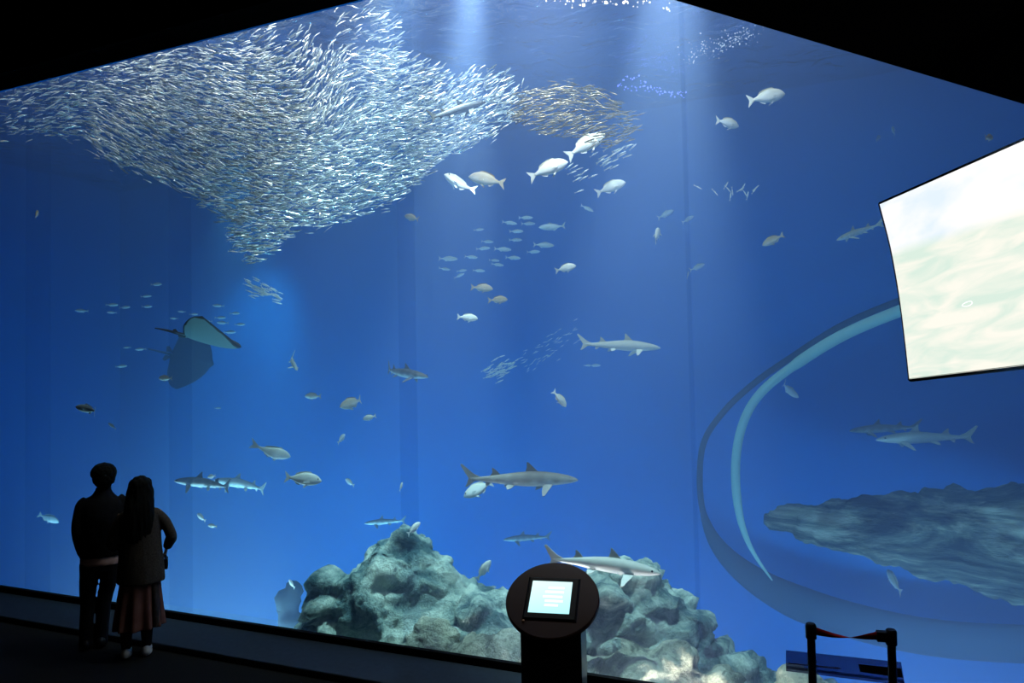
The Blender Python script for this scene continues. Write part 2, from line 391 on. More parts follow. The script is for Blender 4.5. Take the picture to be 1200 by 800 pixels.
    return out, fs, tone, sm
def fish_mesh(name, kind, bend=0.0, seg=3, m=12, mt=None):
    vs, fs, tone, sm = fish_data(kind, bend, seg, m)
    me = mesh(name, vs, fs); me.polygons.foreach_set('use_smooth', sm)
    a = me.attributes.new('tone', 'FLOAT', 'POINT'); a.data.foreach_set('value', tone)
    if mt: me.materials.append(mt)
    return me
def eye_mesh(pos, r, side):
    bm = bmesh.new(); bmesh.ops.create_uvsphere(bm, u_segments=10, v_segments=7, radius=r)
    for v in bm.verts: v.co.y *= .5
    n = len(bm.verts); vs0 = [v.co.copy() for v in bm.verts]; fs0 = [[v.index for v in f.verts] for f in bm.faces]; bm.free()
    vs, fs = [], []
    for sg in (side,):
        o = len(vs); vs += [(v.x + pos[0], v.y + sg * pos[1], v.z + pos[2]) for v in vs0]; fs += [[i + o for i in f] for f in fs0]
    return mesh('eye', vs, fs, True)

def pose(px, py, Y, ang, yaw=0, roll=0, L=1.0):
    Y = min(max(Y, YW(px, .45)), YW(px, 7.0))
    """heading: ang is the tilt of the head's direction as seen (0 right, 90 up), yaw turns it away from the viewer"""
    a, k = R(ang), R(yaw)
    x = Vector((math.cos(a) * math.cos(k), math.sin(k), math.sin(a) * math.cos(k))).normalized()
    up = Vector((0, 0, 1)) if abs(x.z) < .95 else Vector((math.copysign(1, -x.x if abs(x.x) > .01 else 1), 0, 0))
    y = up.cross(x).normalized(); z = x.cross(y)
    m = Matrix((x, y, z)).transposed().to_4x4() @ Matrix.Rotation(R(roll), 4, 'X')
    return Matrix.Translation(P(px, py, Y)) @ m @ Matrix.Scale(L, 4)
def length(px_len, Y, yaw): return px_len * Y / FPX / max(math.cos(R(yaw)), .3)

protos = {}
def get_proto(kind, mt, bend):
    key = (kind, mt, round(bend, 2))
    if key not in protos:
        me = fish_mesh(mt + '_' + kind, kind, bend, 3 if kind != 'shark' else 4, 16, M[mt])
        em = None
        if kind in ('bream', 'shark'):
            em = []
            for sg in (1, -1):
                q = eye_mesh((.40, .055, .035) if kind == 'bream' else (.42, .040, .018), .022 if kind == 'bream' else .010, sg); q.materials.append(M['eye']); em.append(q)
        protos[key] = (me, em)
    return protos[key]
def fish(name, kind, mt, px, py, plen, ang, Y, label, cat, yaw=0, roll=0, bend=0.0, group=None, eye=True):
    me, em = get_proto(kind, mt, bend)
    o = bpy.data.objects.new(name, me); COL.objects.link(o)
    o.matrix_world = pose(px, py, Y, ang, yaw, roll, length(plen, Y, yaw))
    tag(o, label, cat, group)
    if em and eye and plen > 25:
        for q in em:
            e = bpy.data.objects.new('eye', q); COL.objects.link(e); e.parent = o
    return o

SH = lambda *a, **k: fish('shark', 'shark', a[0], *a[1:], cat='shark', **k)
#      skin          px   py   len  ang  Y
SH('shark', 610, 562, 134, -2, 8.0, 'banded grey shark swimming right, its tail over a white fish, above the rocks', yaw=8, bend=.15)
SH('shark_pale', 727, 405, 95, -4, 8.4, 'pale shark swimming right alone in open water left of the panel joint', yaw=8, bend=.2)
SH('shark', 470, 437, 72, -8, 9.3, 'grey shark swimming right and slightly down, left of centre in mid water', yaw=-28, bend=.5)
SH('shark_pale', 706, 661, 134, -9, 6.7, 'pale shark swimming right just above the rock mound behind the round kiosk', yaw=-5, bend=-.2)
SH('shark', 241, 566, 84, 177, 10.0, 'dark-backed shark swimming left, nearer one of the overlapping pair', yaw=12, bend=.3)
SH('shark_pale', 285, 567, 78, 174, 10.9, 'pale shark half hidden behind the dark-backed shark, only its tail end clear', yaw=10, bend=.4)
SH('shark_silhouette', 534, 130, 78, 20, 7.75, 'dark slender shark curving through the sardine shoal', yaw=12, roll=15, bend=-.55)
SH('shark_pale', 1005, 272, 58, 200, 9.5, 'pale shark swimming left beside the corner of the hanging screen', yaw=-15, bend=.3)
SH('shark', 1036, 502, 74, 184, 10.6, 'hazy grey shark swimming left above the pale one on the right', yaw=10, bend=.2)
SH('shark_pale', 1083, 513, 104, 182, 10.0, 'long pale shark swimming left above the layered rock', yaw=8, bend=.15)
SH('shark', 452, 611, 50, 184, 11.6, 'faint greenish shark passing behind the peak of the left rock mound', yaw=0, bend=.2)
SH('shark', 618, 630, 56, 184, 11.8, 'faint grey shark in the haze above the kiosk', yaw=0, bend=.2)
SH('shark', 602, 312, 1, 0, 12.5, 'x', yaw=0) if False else None
fish('fish', 'jack', 'jack', 104, 479, 38, 172, 8.8, 'slender pale fish with arched back, alone on the left', 'fish', yaw=10, bend=.5)
fish('fish', 'jack', 'jack', 132, 499, 14, 150, 9.5, 'tiny pale fish just below the slender arched one', 'fish', yaw=10, bend=.2)
SH('shark_pale', 342, 424, 30, -42, 9.5, 'small pale shark diving to the right, right of the big ray', yaw=-40, bend=.4)

BR = lambda mt, px, py, ln, ang, Y, label, **k: fish('sea_bream', 'bream', mt, px, py, ln, ang, Y, label, 'fish', **k)
BR('bream', 643, 197, 48, 20, 7.8, 'bright white bream heading up right, middle of the row of three white ones', yaw=10, roll=-12, bend=.3)
BR('bream', 687, 169, 50, 28, 7.9, 'white bream in front of the small dark shoal', yaw=10, roll=-12, bend=.3)
BR('bream', 716, 219, 37, 20, 8.2, 'white bream heading up right, below the tail of the small shoal', yaw=10, roll=-12, bend=.2)
BR('bream', 537, 215, 34, 147, 8.0, 'white bream facing away left, its tail crossing the tan bream', yaw=-32, roll=10, bend=.4)
BR('bream_tan', 570, 210, 42, 168, 8.1, 'tan bream swimming left beside the white one', yaw=8, bend=-.35)
BR('bream', 899, 113, 45, 12, 7.6, 'large pale bream near the lowered ceiling, heading right', yaw=10, bend=.2)
BR('bream', 853, 144, 30, -6, 8.0, 'plump pale bream below and left of the large one near the ceiling', yaw=28, bend=.1)
BR('bream_tan', 1159, 161, 17, 10, 6.4, 'small pinkish bream just above the hanging screen', yaw=35)
BR('bream', 663, 314, 25, 14, 8.3, 'bright little bream alone between the faint shoal and the right joint', yaw=10, bend=.2)
BR('bream_tan', 565, 337, 25, -6, 8.5, 'tan bream, upper left of the trio of tan bream', yaw=12, bend=.4)
BR('bream_tan', 584, 351, 21, 4, 8.5, 'tan bream, rightmost of the trio of tan bream', yaw=25, bend=.3)
BR('bream', 548, 372, 24, -6, 8.4, 'pale tan bream, lowest of the trio of tan bream', yaw=12, bend=.2)
BR('bream', 656, 467, 24, -52, 8.0, 'white bream with pink tail diving to the right', yaw=15, bend=.1)
BR('bream', 561, 573, 40, 205, 8.7, 'white bream half behind the tail of the banded shark', yaw=10, roll=20, bend=.2)
BR('bream', 355, 561, 42, -8, 8.2, 'plump silver bream with deep belly, right of the shark pair', yaw=10, bend=.1)
BR('bream', 321, 531, 30, -15, 8.8, 'pale fish curled over its own tail, above the plump silver bream', yaw=38, roll=15, bend=1.2)
BR('bream_tan', 413, 472, 26, 195, 9.0, 'dull deep-bodied bream turned away, below the grey shark', yaw=-42, bend=-.4)
BR('bream', 433, 489, 17, 194, 8.8, 'small whitish bream below the dull deep-bodied one', yaw=15)
BR('bream', 400, 514, 11, 60, 9.5, 'tiny white bream seen nearly head on near mid left', yaw=50)
BR('bream_tan', 194, 443, 18, 178, 9.8, 'small tan bream in front of the dark shadow shape', yaw=12)
BR('bream_tan', 367, 464, 20, 178, 10.2, 'small dull bream swimming left, right of the bright water', yaw=8)
BR('bream', 236, 606, 15, 150, 10.0, 'tiny pale bream below the shark pair', yaw=25)
BR('bream_tan', 249, 616, 12, 175, 10.3, 'tiny tan bream beside the pale one below the sharks', yaw=15)
BR('bream', 316, 558, 1, 0, 10, 'x') if False else None
BR('bream_tan', 483, 255, 20, 160, 8.6, 'brownish fish below the tip of the big shoal', yaw=15, bend=.3)
BR('bream', 770, 275, 20, 62, 8.4, 'slim white fish rising beside the right panel joint', yaw=50)
BR('bream_tan', 906, 281, 25, 205, 8.8, 'yellowish slim fish swimming down left, left of the screen', yaw=20)
BR('bream', 567, 668, 27, 55, 8.2, 'pale fish rising between the rocks and the kiosk', yaw=10, bend=.3)
BR('bream', 485, 619, 17, 40, 8.0, 'pale fish hovering at the peak of the left rock mound', yaw=40)
BR('bream', 470, 570, 10, 75, 9.0, 'tiny white fish rising above the left rock mound', yaw=30)
BR('bream', 410, 565, 14, 150, 10.0, 'tiny pale bream in the haze right of the plump one', yaw=30)
BR('bream', 342, 684, 12, 140, 9.6, 'small pale fish beside the dark shape low left of the rocks', yaw=35)
BR('bream', 577, 688, 9, 0, 9.0, 'tiny bluish fish low beside the kiosk', yaw=10)
BR('bream_tan', 1048, 681, 18, 88, 10.2, 'hazy fish standing upright under the layered rock', yaw=60)
BR('jack', 57, 607, 22, -30, 11.2, 'faint greenish bream in the haze left of the man', yaw=20)
BR('bream', 248, 558, 12, 190, 9.6, 'tiny white fish just above the back of the dark-backed shark', yaw=25)
BR('bream_tan', 43, 251, 12, 105, 8.4, 'tiny orange tinted fish high on the far left', yaw=40)
BR('jack', 1029, 162, 12, 40, 11, 'faint bluish fish right of the large pale bream, lower of two', yaw=35)
BR('jack', 1047, 153, 13, 80, 11, 'faint bluish fish right of the large pale bream, upper of two', yaw=35)
fish('fish', 'jack', 'jack', 924, 457, 34, -32, 9.6, 'bluish white fish where the pale arch bends', 'fish', yaw=15, bend=-.5)
fish('fish', 'jack', 'jack', 647, 266, 32, 178, 10.2, 'long pale blue fish right of the faint shoal', 'fish', yaw=5, bend=.5)
fish('fish', 'jack', 'jack', 688, 244, 17, -25, 10.8, 'pale blue fish below the three white bream', 'fish', yaw=10)
fish('fish', 'jack', 'jack', 780, 251, 24, 28, 10.6, 'pale blue fish rising just left of the right joint, higher one', 'fish', yaw=20)
fish('fish', 'jack', 'jack', 806, 257, 18, 30, 10.6, 'pale blue fish behind the right panel joint', 'fish', yaw=20)
fish('fish', 'jack', 'jack', 817, 313, 22, 22, 10.2, 'slim pale blue fish right of the joint, halfway up', 'fish', yaw=20)
fish('fish', 'jack', 'jack', 806, 322, 10, 70, 10.2, 'tiny pale blue fish below the slim one right of the joint', 'fish', yaw=20)

# faint round fish of the loose mid-water shoal
for i, (px, py, ln, a, Y) in enumerate([(597, 261, 16, -8, 11.5), (616, 255, 15, 0, 11.5), (619, 262, 15, 2, 12.2), (605, 271, 15, 0, 11.5), (604, 281, 14, 0, 12), (561, 269, 11, 5, 12.6), (571, 283, 13, -5, 12.6),
        (566, 291, 15, 4, 12), (589, 292, 18, -4, 11), (637, 287, 22, -2, 10.8), (625, 295, 14, 0, 12), (525, 303, 20, -3, 10.6), (552, 301, 14, -8, 11.2), (579, 305, 11, -5, 12), (583, 310, 13, -8, 11.6), (601, 302, 16, -6, 11.2),
        (521, 315, 12, -8, 11.6), (541, 317, 11, 8, 12), (538, 323, 12, 25, 12), (561, 317, 13, -4, 11.6), (688, 428, 8, 0, 12), (697, 428, 12, 0, 11.6)]):
    fish('jack_fish', 'jack', 'jack', px, py, ln * 1.15, a, Y, 'faint pale blue fish of the loose shoal in mid water, facing right', 'fish', yaw=rng.uniform(-10, 15), group='loose shoal of faint blue fish')
for i, (px, py, ln) in enumerate([(183, 333, 14), (171, 347, 11), (131, 357, 13), (131, 366, 11), (146, 360, 12), (96, 364, 15), (172, 359, 12), (256, 358, 13), (258, 372, 12), (261, 378, 14), (243, 385, 11), (269, 389, 14), (213, 365, 9), (227, 368, 9), (275, 367, 12), (281, 380, 12), (165, 409, 12), (142, 429, 12), (243, 376, 11), (204, 373, 9), (149, 407, 9), (255, 478, 8)]):
    fish('jack_fish', 'jack', 'jack', px, py, ln * 1.1, rng.choice([0, 4, 176, 182]), 11.6 + .05 * (i % 7), 'faint fish hanging in the haze around the big ray', 'fish', yaw=rng.uniform(-15, 15), group='faint fish around the big ray')

# ------------------------------------------------------------------ the rays
def lead(s): return .36 - .06 * s - .30 * s ** 2.2 if s > .12 else .40 - .33 * s
def trail(s):
    b = -.30 + .08 * s
    if s > .45:
        w = 1 - math.sqrt(max(0, 1 - ((s - .45) / .55) ** 2)); b = b * (1 - w) + (lead(1) - .01) * w
    return b
def ray_mesh(up=.15):
    vs, fs, tone = [], [], []
    n, m = 26, 22   # chord, span
    # outline of half disc: for span s 0..1 the leading and trailing edge x
    for side in (1, -1):
        for j in range(m + 1):
            s = j / m; y = side * .56 * s
            xl, xt = lead(s), trail(s)
            for top in (1, -1):
                for i in range(n + 1):
                    t = i / n; th = (.075 * (1 - s) ** 1.4 + .006) * (math.sin(math.pi * t ** .7) ** .8 if 0 < t < 1 else 0)
                    vs.append((xl + (xt - xl) * t, y, up * s * s + top * th * (1 if top > 0 else .6))); tone.append(.95 if top > 0 else (.85 if s > .96 or t < .03 or t > .97 else .05))
    def idx(sd, j, tp, i): return ((sd * (m + 1) + j) * 2 + tp) * (n + 1) + i
    for sd in (0, 1):
        for j in range(m):
            for tp in (0, 1):
                for i in range(n):
                    f = (idx(sd, j, tp, i), idx(sd, j, tp, i + 1), idx(sd, j + 1, tp, i + 1), idx(sd, j + 1, tp, i)); fs.append(f if (tp + sd) % 2 == 0 else f[::-1])
        fs.append([idx(sd, m, 0, i) for i in range(n + 1)] + [idx(sd, m, 1, i) for i in range(n, -1, -1)])
    sm = [True] * len(fs)
    # tail with pelvic lobes
    tp = [(-.27, 0, 0), (-.36, 0, .01), (-.5, 0, .02), (-.66, 0, .02)]
    t = sweep('t', spline(tp, 4), [.028 - .0017 * k for k in range(13)], 8); o = len(vs)
    vs += [tuple(v.co) for v in t.vertices]; tone += [.9] * len(t.vertices)
    for p in t.polygons: fs.append([i + o for i in p.vertices]); sm.append(True)
    for sg in (1, -1): add_fin(vs, fs, tone, sm, [(0, 0), (-.10, .10), (-.14, .08), (-.12, 0)], .006, .6, org=(-.26, sg * .03, 0), ax=(1, 0, 0), ay=(0, sg, 0))
    add_fin(vs, fs, tone, sm, [(-.36, .01), (-.42, .06), (-.45, .05), (-.44, .01)], .005, .9)
    me = mesh('ray', vs, fs); me.polygons.foreach_set('use_smooth', sm)
    bm = bmesh.new(); bm.from_mesh(me); lay = None
    bmesh.ops.remove_doubles(bm, verts=bm.verts, dist=1e-4); bmesh.ops.recalc_face_normals(bm, faces=bm.faces); bm.to_mesh(me); bm.free()
    return me
rm = ray_mesh(); 
if 'tone' not in rm.attributes:
    a = rm.attributes.new('tone', 'FLOAT', 'POINT')
    vals = []
    for v in rm.vertices:
        x, y, z = v.co; s = abs(y) / .56; mid = .15 * s * s
        rim_ = x > lead(min(s, 1)) - .035 or s > .93 or x < trail(min(s, 1)) + .018; vals.append(.95 if (z > mid - .0015 or x < -.31 or rim_) else .05)
    a.data.foreach_set('value', vals)
o = link('stingray', rm, M['ray']); RAYY = 8.6
o.matrix_world = pose(245, 399, RAYY, -13, 8, -13, .95)
tag(o, 'big ray gliding right with its pale belly turned to the window', 'ray')
o = link('stingray', rm.copy(), M['ray']); o.matrix_world = pose(222, 420, 13.5, -15, 10, 78, 1.12)  # second ray mesh put in as the dark shadow under the big ray
tag(o, 'dark ray shape standing in for the shadow below the big pale-bellied ray', 'ray')

# ------------------------------------------------------------------ sardines
def poly_contains(poly, x, y):
    c = False; n = len(poly)
    for i in range(n):
        x1, y1 = poly[i]; x2, y2 = poly[i - 1]
        if (y1 > y) != (y2 > y) and x < (x2 - x1) * (y - y1) / (y2 - y1) + x1: c = not c
    return c
FLOW = [(60, 120, 15), (130, 170, -35), (180, 60, 10), (200, 120, -20), (200, 190, -28), (260, 90, -15), (280, 170, -14), (290, 240, -8), (300, 290, 8), (330, 130, -12), (380, 60, 75), (385, 120, 70), (370, 180, 2), (360, 230, 5),
        (430, 80, -4), (450, 130, 12), (430, 180, 12), (430, 225, 15), (500, 100, 22), (490, 150, 12), (520, 60, 38), (560, 110, 35), (600, 100, 40), (600, 140, 20), (300, 30, 25), (400, 30, 30)]
def flow(px, py):
    sw = sx = sy = 0
    for fx, fy, a in FLOW:
        w = 1 / ((px - fx) ** 2 + (py - fy) ** 2 + 250) ** 1.5
        sx += w * math.cos(R(a)); sy += w * math.sin(R(a)); sw += w
    return math.degrees(math.atan2(sy, sx))
MAIN = [(0, 100), (60, 78), (105, 52), (200, 20), (300, -20), (420, -20), (470, 30), (480, 62), (530, 85), (575, 78), (612, 95), (606, 128), (575, 158), (530, 178), (497, 205), (470, 232), (430, 246), (385, 262), (345, 270), (322, 292), (293, 308), (272, 285), (268, 262), (240, 238), (215, 220), (175, 205), (130, 190), (100, 165), (70, 158), (0, 160)]
def dens(px, py):
    d = 1.0
    if px < 105: d *= .35 + .2 * px / 105
    if py < 55: d *= .38
    if 320 < px < 430 and py < 125: d *= .4 if py < 60 else .55
    if px > 470 and py < 110: d *= .6
    if px > 560: d *= .55
    if px < 300 and py < 95: d *= .75
    return d
shoal = []
while len(shoal) < 9200:
    px, py = rng.uniform(0, 620), rng.uniform(-20, 310)
    # ragged outline
    jx, jy = px + rng.gauss(0, 5), py + rng.gauss(0, 4)
    if not poly_contains(MAIN, jx, jy) or rng.random() > dens(px, py): continue
    Y = max(7.9, YW(px, .7)) + 2.6 * rng.random() ** 1.2
    
    p = P(px, py, Y)
    if p.z > 7.12 : continue
    shoal.append((px, py, Y))
sard = fish_mesh('sardine_a', 'sardine', .25, 2, 8, M['sardine'])
sard2 = fish_mesh('sardine_b', 'sardine', -.25, 2, 8, M['sardine'])
low = fish_data('sardine', .2, 1, 6)
def sardine_matrix(px, py, Y, base=.128, jit=11, off=0):
    a = flow(px, py) + rng.gauss(0, jit) + off
    return pose(px, py, Y, a, rng.gauss(8, 16), rng.gauss(0, 38), base * rng.uniform(.8, 1.15))
shoal.sort(key=lambda t: t[2])
# the nearest ones stand as fish of their own
front = shoal[:1100]; rng.shuffle(front); solo = front[:300]; rest = front[300:] + shoal[1100:]
for i, (px, py, Y) in enumerate(solo):
    o = bpy.data.objects.new('sardine', sard if i % 2 else sard2); COL.objects.link(o)
    o.matrix_world = sardine_matrix(px, py, Y - .15, .132)
    tag(o, 'small silver sardine on the near side of the great sardine shoal', 'sardine', 'sardines of the great shoal')
def merged(name, items, mt, base_data, fn):
    bv = np.array([(*v, 1) for v in base_data[0]]); nv = len(bv); allv = []; faces = []; tones = []
    for k, it in enumerate(items):
        m = np.array(fn(*it)); allv.append((bv @ m.T)[:, :3])
        faces += [tuple(i + k * nv for i in f) for f in base_data[1]]; tones += base_data[2]
    me = bpy.data.meshes.new(name); me.from_pydata(np.concatenate(allv).tolist(), [], faces); me.update()
    a = me.attributes.new('tone', 'FLOAT', 'POINT'); a.data.foreach_set('value', tones)
    me.polygons.foreach_set('use_smooth', list(base_data[3]) * len(items))
    return link(name, me, mt)
o = merged('sardine_shoal', rest, M['sardine'], low, sardine_matrix)
tag(o, 'dense glittering mass of silver sardines filling the upper left of the tank', 'sardine shoal', kind='stuff')

# the smaller, browner shoal in front of the white bream
SMALL = [(598, 118), (618, 106), (650, 98), (680, 97), (700, 104), (722, 118), (742, 138), (750, 152), (738, 164), (715, 172), (690, 168), (668, 158), (640, 158), (618, 148), (600, 135)]
k = 0
brown = fish_mesh('small_fish_a', 'slim', .2, 2, 8, M['sardine_brown'])
while k < 290:
    px, py = rng.uniform(590, 755), rng.uniform(92, 178)
    if not poly_contains(SMALL, px + rng.gauss(0, 3), py + rng.gauss(0, 2)): continue
    o = bpy.data.objects.new('mackerel', brown); COL.objects.link(o)
    a = (8 if px < 660 else -6 if py < 130 else 15) + rng.gauss(0, 9) - (18 if px > 700 and py < 150 else 0)
    o.matrix_world = pose(px, py, rng.uniform(7.3, 8.3), a, rng.gauss(0, 14), rng.gauss(0, 15), rng.uniform(.10, .135))
    tag(o, 'small brownish silver fish packed in the second, darker shoal', 'fish', 'fish of the small dark shoal'); k += 1
more = []
while len(more) < 330:
    px, py = rng.uniform(590, 755), rng.uniform(92, 178)
    if poly_contains(SMALL, px + rng.gauss(0, 3), py + rng.gauss(0, 2)): more.append((px, py))
MORE = more
for k in range(34):
    t = rng.random(); px = 668 + 75 * t + rng.gauss(0, 4); py = 205 - 32 * t + rng.gauss(0, 9)
    if py < 168: py = 172
    o = bpy.data.objects.new('mackerel', sard); COL.objects.link(o)
    o.matrix_world = pose(px, py, rng.uniform(8.6, 9.2), 28 + rng.gauss(0, 6), rng.gauss(0, 10), 0, .125)
    tag(o, 'small bluish fish trailing below the second, darker shoal', 'fish', 'fish trailing the small dark shoal')
def brown_matrix(px, py):
    return pose(px, py, rng.uniform(8.2, 9.0), (8 if px < 660 else -6 if py < 130 else 12) + rng.gauss(0, 9), rng.gauss(0, 14), rng.gauss(0, 20), rng.uniform(.10, .135))
tag(merged('mackerel_shoal', MORE, M['sardine_brown'], fish_data('slim', .2, 1, 6), brown_matrix), 'far side of the smaller brownish shoal, right of the great one', 'fish shoal', kind='stuff')
pale = fish_mesh('small_pale_fish', 'sardine', .2, 2, 8, M['sardine_pale'])
def cluster(n, fn, Y, L, ang, label, group, jit=10):
    for k in range(n):
        px, py = fn()
        o = bpy.data.objects.new('small_fish', pale); COL.objects.link(o)
        o.matrix_world = pose(px, py, Y + rng.uniform(-.3, .3), ang + rng.gauss(0, jit), rng.gauss(0, 10), rng.gauss(0, 10), L * rng.uniform(.85, 1.1))
        tag(o, label, 'fish', group)
def tri():
    t = rng.random(); return (287 + 42 * t + rng.gauss(0, 3), 331 + 17 * t + rng.gauss(0, 5.5 - 2 * t))
cluster(48, tri, 9.0, .115, -22, 'small pale fish of the little wedge-shaped shoal under the great one', 'little wedge of pale fish')
cluster(46, lambda: (583 + rng.gauss(0, 9), 433 + rng.gauss(0, 6)), 10.6, .125, 22, 'small pale blue fish of the little shoal between the two lone sharks', 'little mid-water shoal')
cluster(60, lambda: (lambda t: (610 + 62 * t + rng.gauss(0, 6), 432 - 45 * t + rng.gauss(0, 8)))(rng.random()), 12.6, .085, 30, 'very faint tiny fish streaming up from the little mid-water shoal', 'faint stream of tiny fish')
for (px, py, a) in [(818, 219, -28), (838, 225, -50), (853, 221, -50), (858, 224, -80), (856, 230, 80), (871, 219, 60), (873, 226, -60), (876, 229, 75), (884, 223, 55), (886, 220, 40), (851, 217, 60), (868, 222, 30)]:
    o = bpy.data.objects.new('small_fish', pale); COL.objects.link(o); o.matrix_world = pose(px, py, 8.6, a, 10, 0, .11)
    tag(o, 'tiny silver fish in the loose row right of the panel joint', 'fish', 'loose row of tiny fish')

#ROCKS
# ------------------------------------------------------------------ rock mounds
def rock_mat(name, c0, c1, c2, scale=1.3):
    m = mat(name, c1, .95, spec=.1); b = m.node_tree.nodes['Principled BSDF']
    tc = nd(m, 'ShaderNodeTexCoord'); n = nd(m, 'ShaderNodeTexNoise'); n.inputs['Scale'].default_value = scale; n.inputs['Detail'].default_value = 9; n.inputs['Roughness'].default_value = .68; n.inputs['Distortion'].default_value = .6
    lk(m, tc.outputs['Object'], n.inputs['Vector']); r = nd(m, 'ShaderNodeValToRGB'); e = r.color_ramp.elements
    e[0].position = .42; e[0].color = (*c0, 1); e[1].position = .59; e[1].color = (*c2, 1); k = e.new(.5); k.color = (*c1, 1)
    lk(m, n.outputs['Fac'], r.inputs['Fac']); lk(m, r.outputs['Color'], b.inputs['Base Color'])
    n2 = nd(m, 'ShaderNodeTexNoise'); n2.inputs['Scale'].default_value = scale * 7; n2.inputs['Detail'].default_value = 8; n2.inputs['Roughness'].default_value = .7
    lk(m, tc.outputs['Object'], n2.inputs['Vector']); bp = nd(m, 'ShaderNodeBump'); bp.inputs['Strength'].default_value = 1; bp.inputs['Distance'].default_value = .12
    lk(m, n2.outputs['Fac'], bp.inputs['Height']); lk(m, bp.outputs['Normal'], b.inputs['Normal']); return m
M['rock'] = rock_mat('weathered_rock', (.08, .15, .15), (.36, .46, .40), (.78, .86, .72))
M['rock_pale'] = rock_mat('pale_coral_rock', (.20, .22, .17), (.50, .52, .38), (.78, .78, .60), 2.4)
def rock(name, blobs, mt, label, seed, voxel=.045, amp=.2):
    """blobs: (px, py, radius_px, Y, squash) joined and carved into one outcrop"""
    bm = bmesh.new()
    for px, py, rp, Y, sq, *sx in blobs:
        sx = sx[0] if sx else 1
        c = P(px, py, Y); r = rp * Y / FPX
        g = bmesh.ops.create_icosphere(bm, subdivisions=4, radius=1)
        for v in g['verts']:
            n = v.co.copy()
            k = 1 + .16 * noise.noise(n * 1.7 + Vector((px, py, 0)) * .1)
            v.co = Vector((n.x * r * k * sx, n.y * r * k * .8, n.z * r * sq * k)) + c
    me = bpy.data.meshes.new(name); bm.to_mesh(me); bm.free()
    tmp = bpy.data.objects.new('tmp', me); COL.objects.link(tmp)
    rmod = tmp.modifiers.new('r', 'REMESH'); rmod.mode = 'VOXEL'; rmod.voxel_size = voxel
    dg = bpy.context.evaluated_depsgraph_get(); dg.update(); me2 = bpy.data.meshes.new_from_object(tmp.evaluated_get(dg))
    bpy.data.objects.remove(tmp)
    no = [v.normal.copy() for v in me2.vertices]; sd = Vector((seed * 3.1, seed * 1.7, seed))
    for v, n in zip(me2.vertices, no):
        p = v.co
        # layered, cracked relief
        q = Vector((p.x + .5 * p.z, p.y, p.z * 1.8 - .3 * p.x))
        d = amp * (noise.hetero_terrain(q * 1.5 + sd, .9, 2.1, 5, .7) - .8) * .45
        vd = noise.voronoi(q * 2.1 + sd)[0]; d += amp * 1.5 * (min(vd[1] - vd[0], .4) - .22)
        d += amp * .5 * noise.noise(p * 5 + sd) + amp * .25 * noise.noise(p * 12 + sd)
        v.co = p + n * d
    me2.polygons.foreach_set('use_smooth', [True] * len(me2.polygons)); me2.materials.clear()
    o = link(name, me2, mt); tag(o, label, 'rock'); return o
rock('rock_mound', [(478, 652, 30, 8.6, .9), (500, 668, 26, 8.5, 1), (455, 680, 42, 8.5, .75), (400, 700, 36, 8.3, .8), (440, 720, 62, 8.3, .9), (505, 730, 60, 8.4, 1), (548, 732, 48, 8.3, 1.1), (575, 745, 46, 8.0, 1), (430, 800, 95, 8.4, 1), (540, 810, 95, 8.3, 1), (600, 800, 70, 8.1, 1), (480, 880, 170, 8.4, 1), (560, 900, 120, 8.3, 1), (476, 634, 12, 8.6, 1.3)],
     M['rock'], 'large pale rock mound rising to a peak, left of the kiosk', 3)
rock('rock_mound', [(735, 712, 50, 7.6, .95), (705, 740, 60, 7.5, 1), (775, 745, 52, 7.6, .9), (815, 780, 42, 7.5, .9), (745, 800, 90, 7.5, 1), (850, 812, 50, 7.4, .9), (880, 835, 55, 7.3, .9), (790, 900, 135, 7.5, 1), (920, 880, 85, 7.3, 1)],
     M['rock'], 'large grey rock mound falling away to the right of the kiosk', 8)
rock('coral_boulder', [(740, 790, 42, 6.85, .75), (790, 780, 30, 6.8, .8), (700, 800, 34, 6.8, .8), (840, 800, 26, 6.7, .8), (770, 830, 70, 6.9, .9), (950, 822, 34, 6.5, .7)], M['rock_pale'], 'bright pale boulder at the foot of the window right of the kiosk', 14, .035, .12)
rock('coral_boulder', [(508, 745, 22, 7.5, 1), (520, 770, 30, 7.4, 1), (500, 790, 40, 7.4, 1)], M['rock_pale'], 'knobbly pale boulder at the foot of the left rock mound', 21, .035, .12)
rock('coral_boulder', [(590, 775, 34, 7.2, .9), (560, 790, 34, 7.2, .9), (620, 800, 40, 7.2, 1)], M['rock_pale'], 'pale boulder against the window directly left of the kiosk post', 27, .035, .12)
M['rock_far'] = rock_mat('streaked_rock', (.02, .03, .03), (.16, .19, .15), (.60, .62, .48), 1.0)
for n_ in M['rock_far'].node_tree.nodes:
    if n_.type == 'TEX_NOISE':
        mpn = nd(M['rock_far'], 'ShaderNodeMapping'); mpn.inputs['Scale'].default_value = (.45, .45, 2.1)
        tcn = [q for q in M['rock_far'].node_tree.nodes if q.type == 'TEX_COORD'][0]
        lk(M['rock_far'], tcn.outputs['Object'], mpn.inputs['Vector']); lk(M['rock_far'], mpn.outputs['Vector'], n_.inputs['Vector'])
rock('rock_ledge', [(x, y, r, YW(x, 5.4), sq, 2.4) for x, y, r, sq in [(950, 608, 20, .7), (1000, 615, 28, .95), (1050, 618, 36, 1), (1110, 625, 44, 1), (1180, 630, 54, 1), (1260, 640, 64, 1), (1130, 590, 22, .8), (1190, 588, 26, .8), (1340, 650, 74, 1)]], M['rock_far'], 'long layered rock shelf hanging in the haze on the right', 33, .05, .09)
rock('dark_outcrop', [(341, 702, 12, 10.2, 1.5), (342, 740, 18, 10.2, 1.6)], mat('dark_rock', (.02, .03, .04), .9), 'small dark outcrop low in the haze left of the rocks', 40, .06, .1)

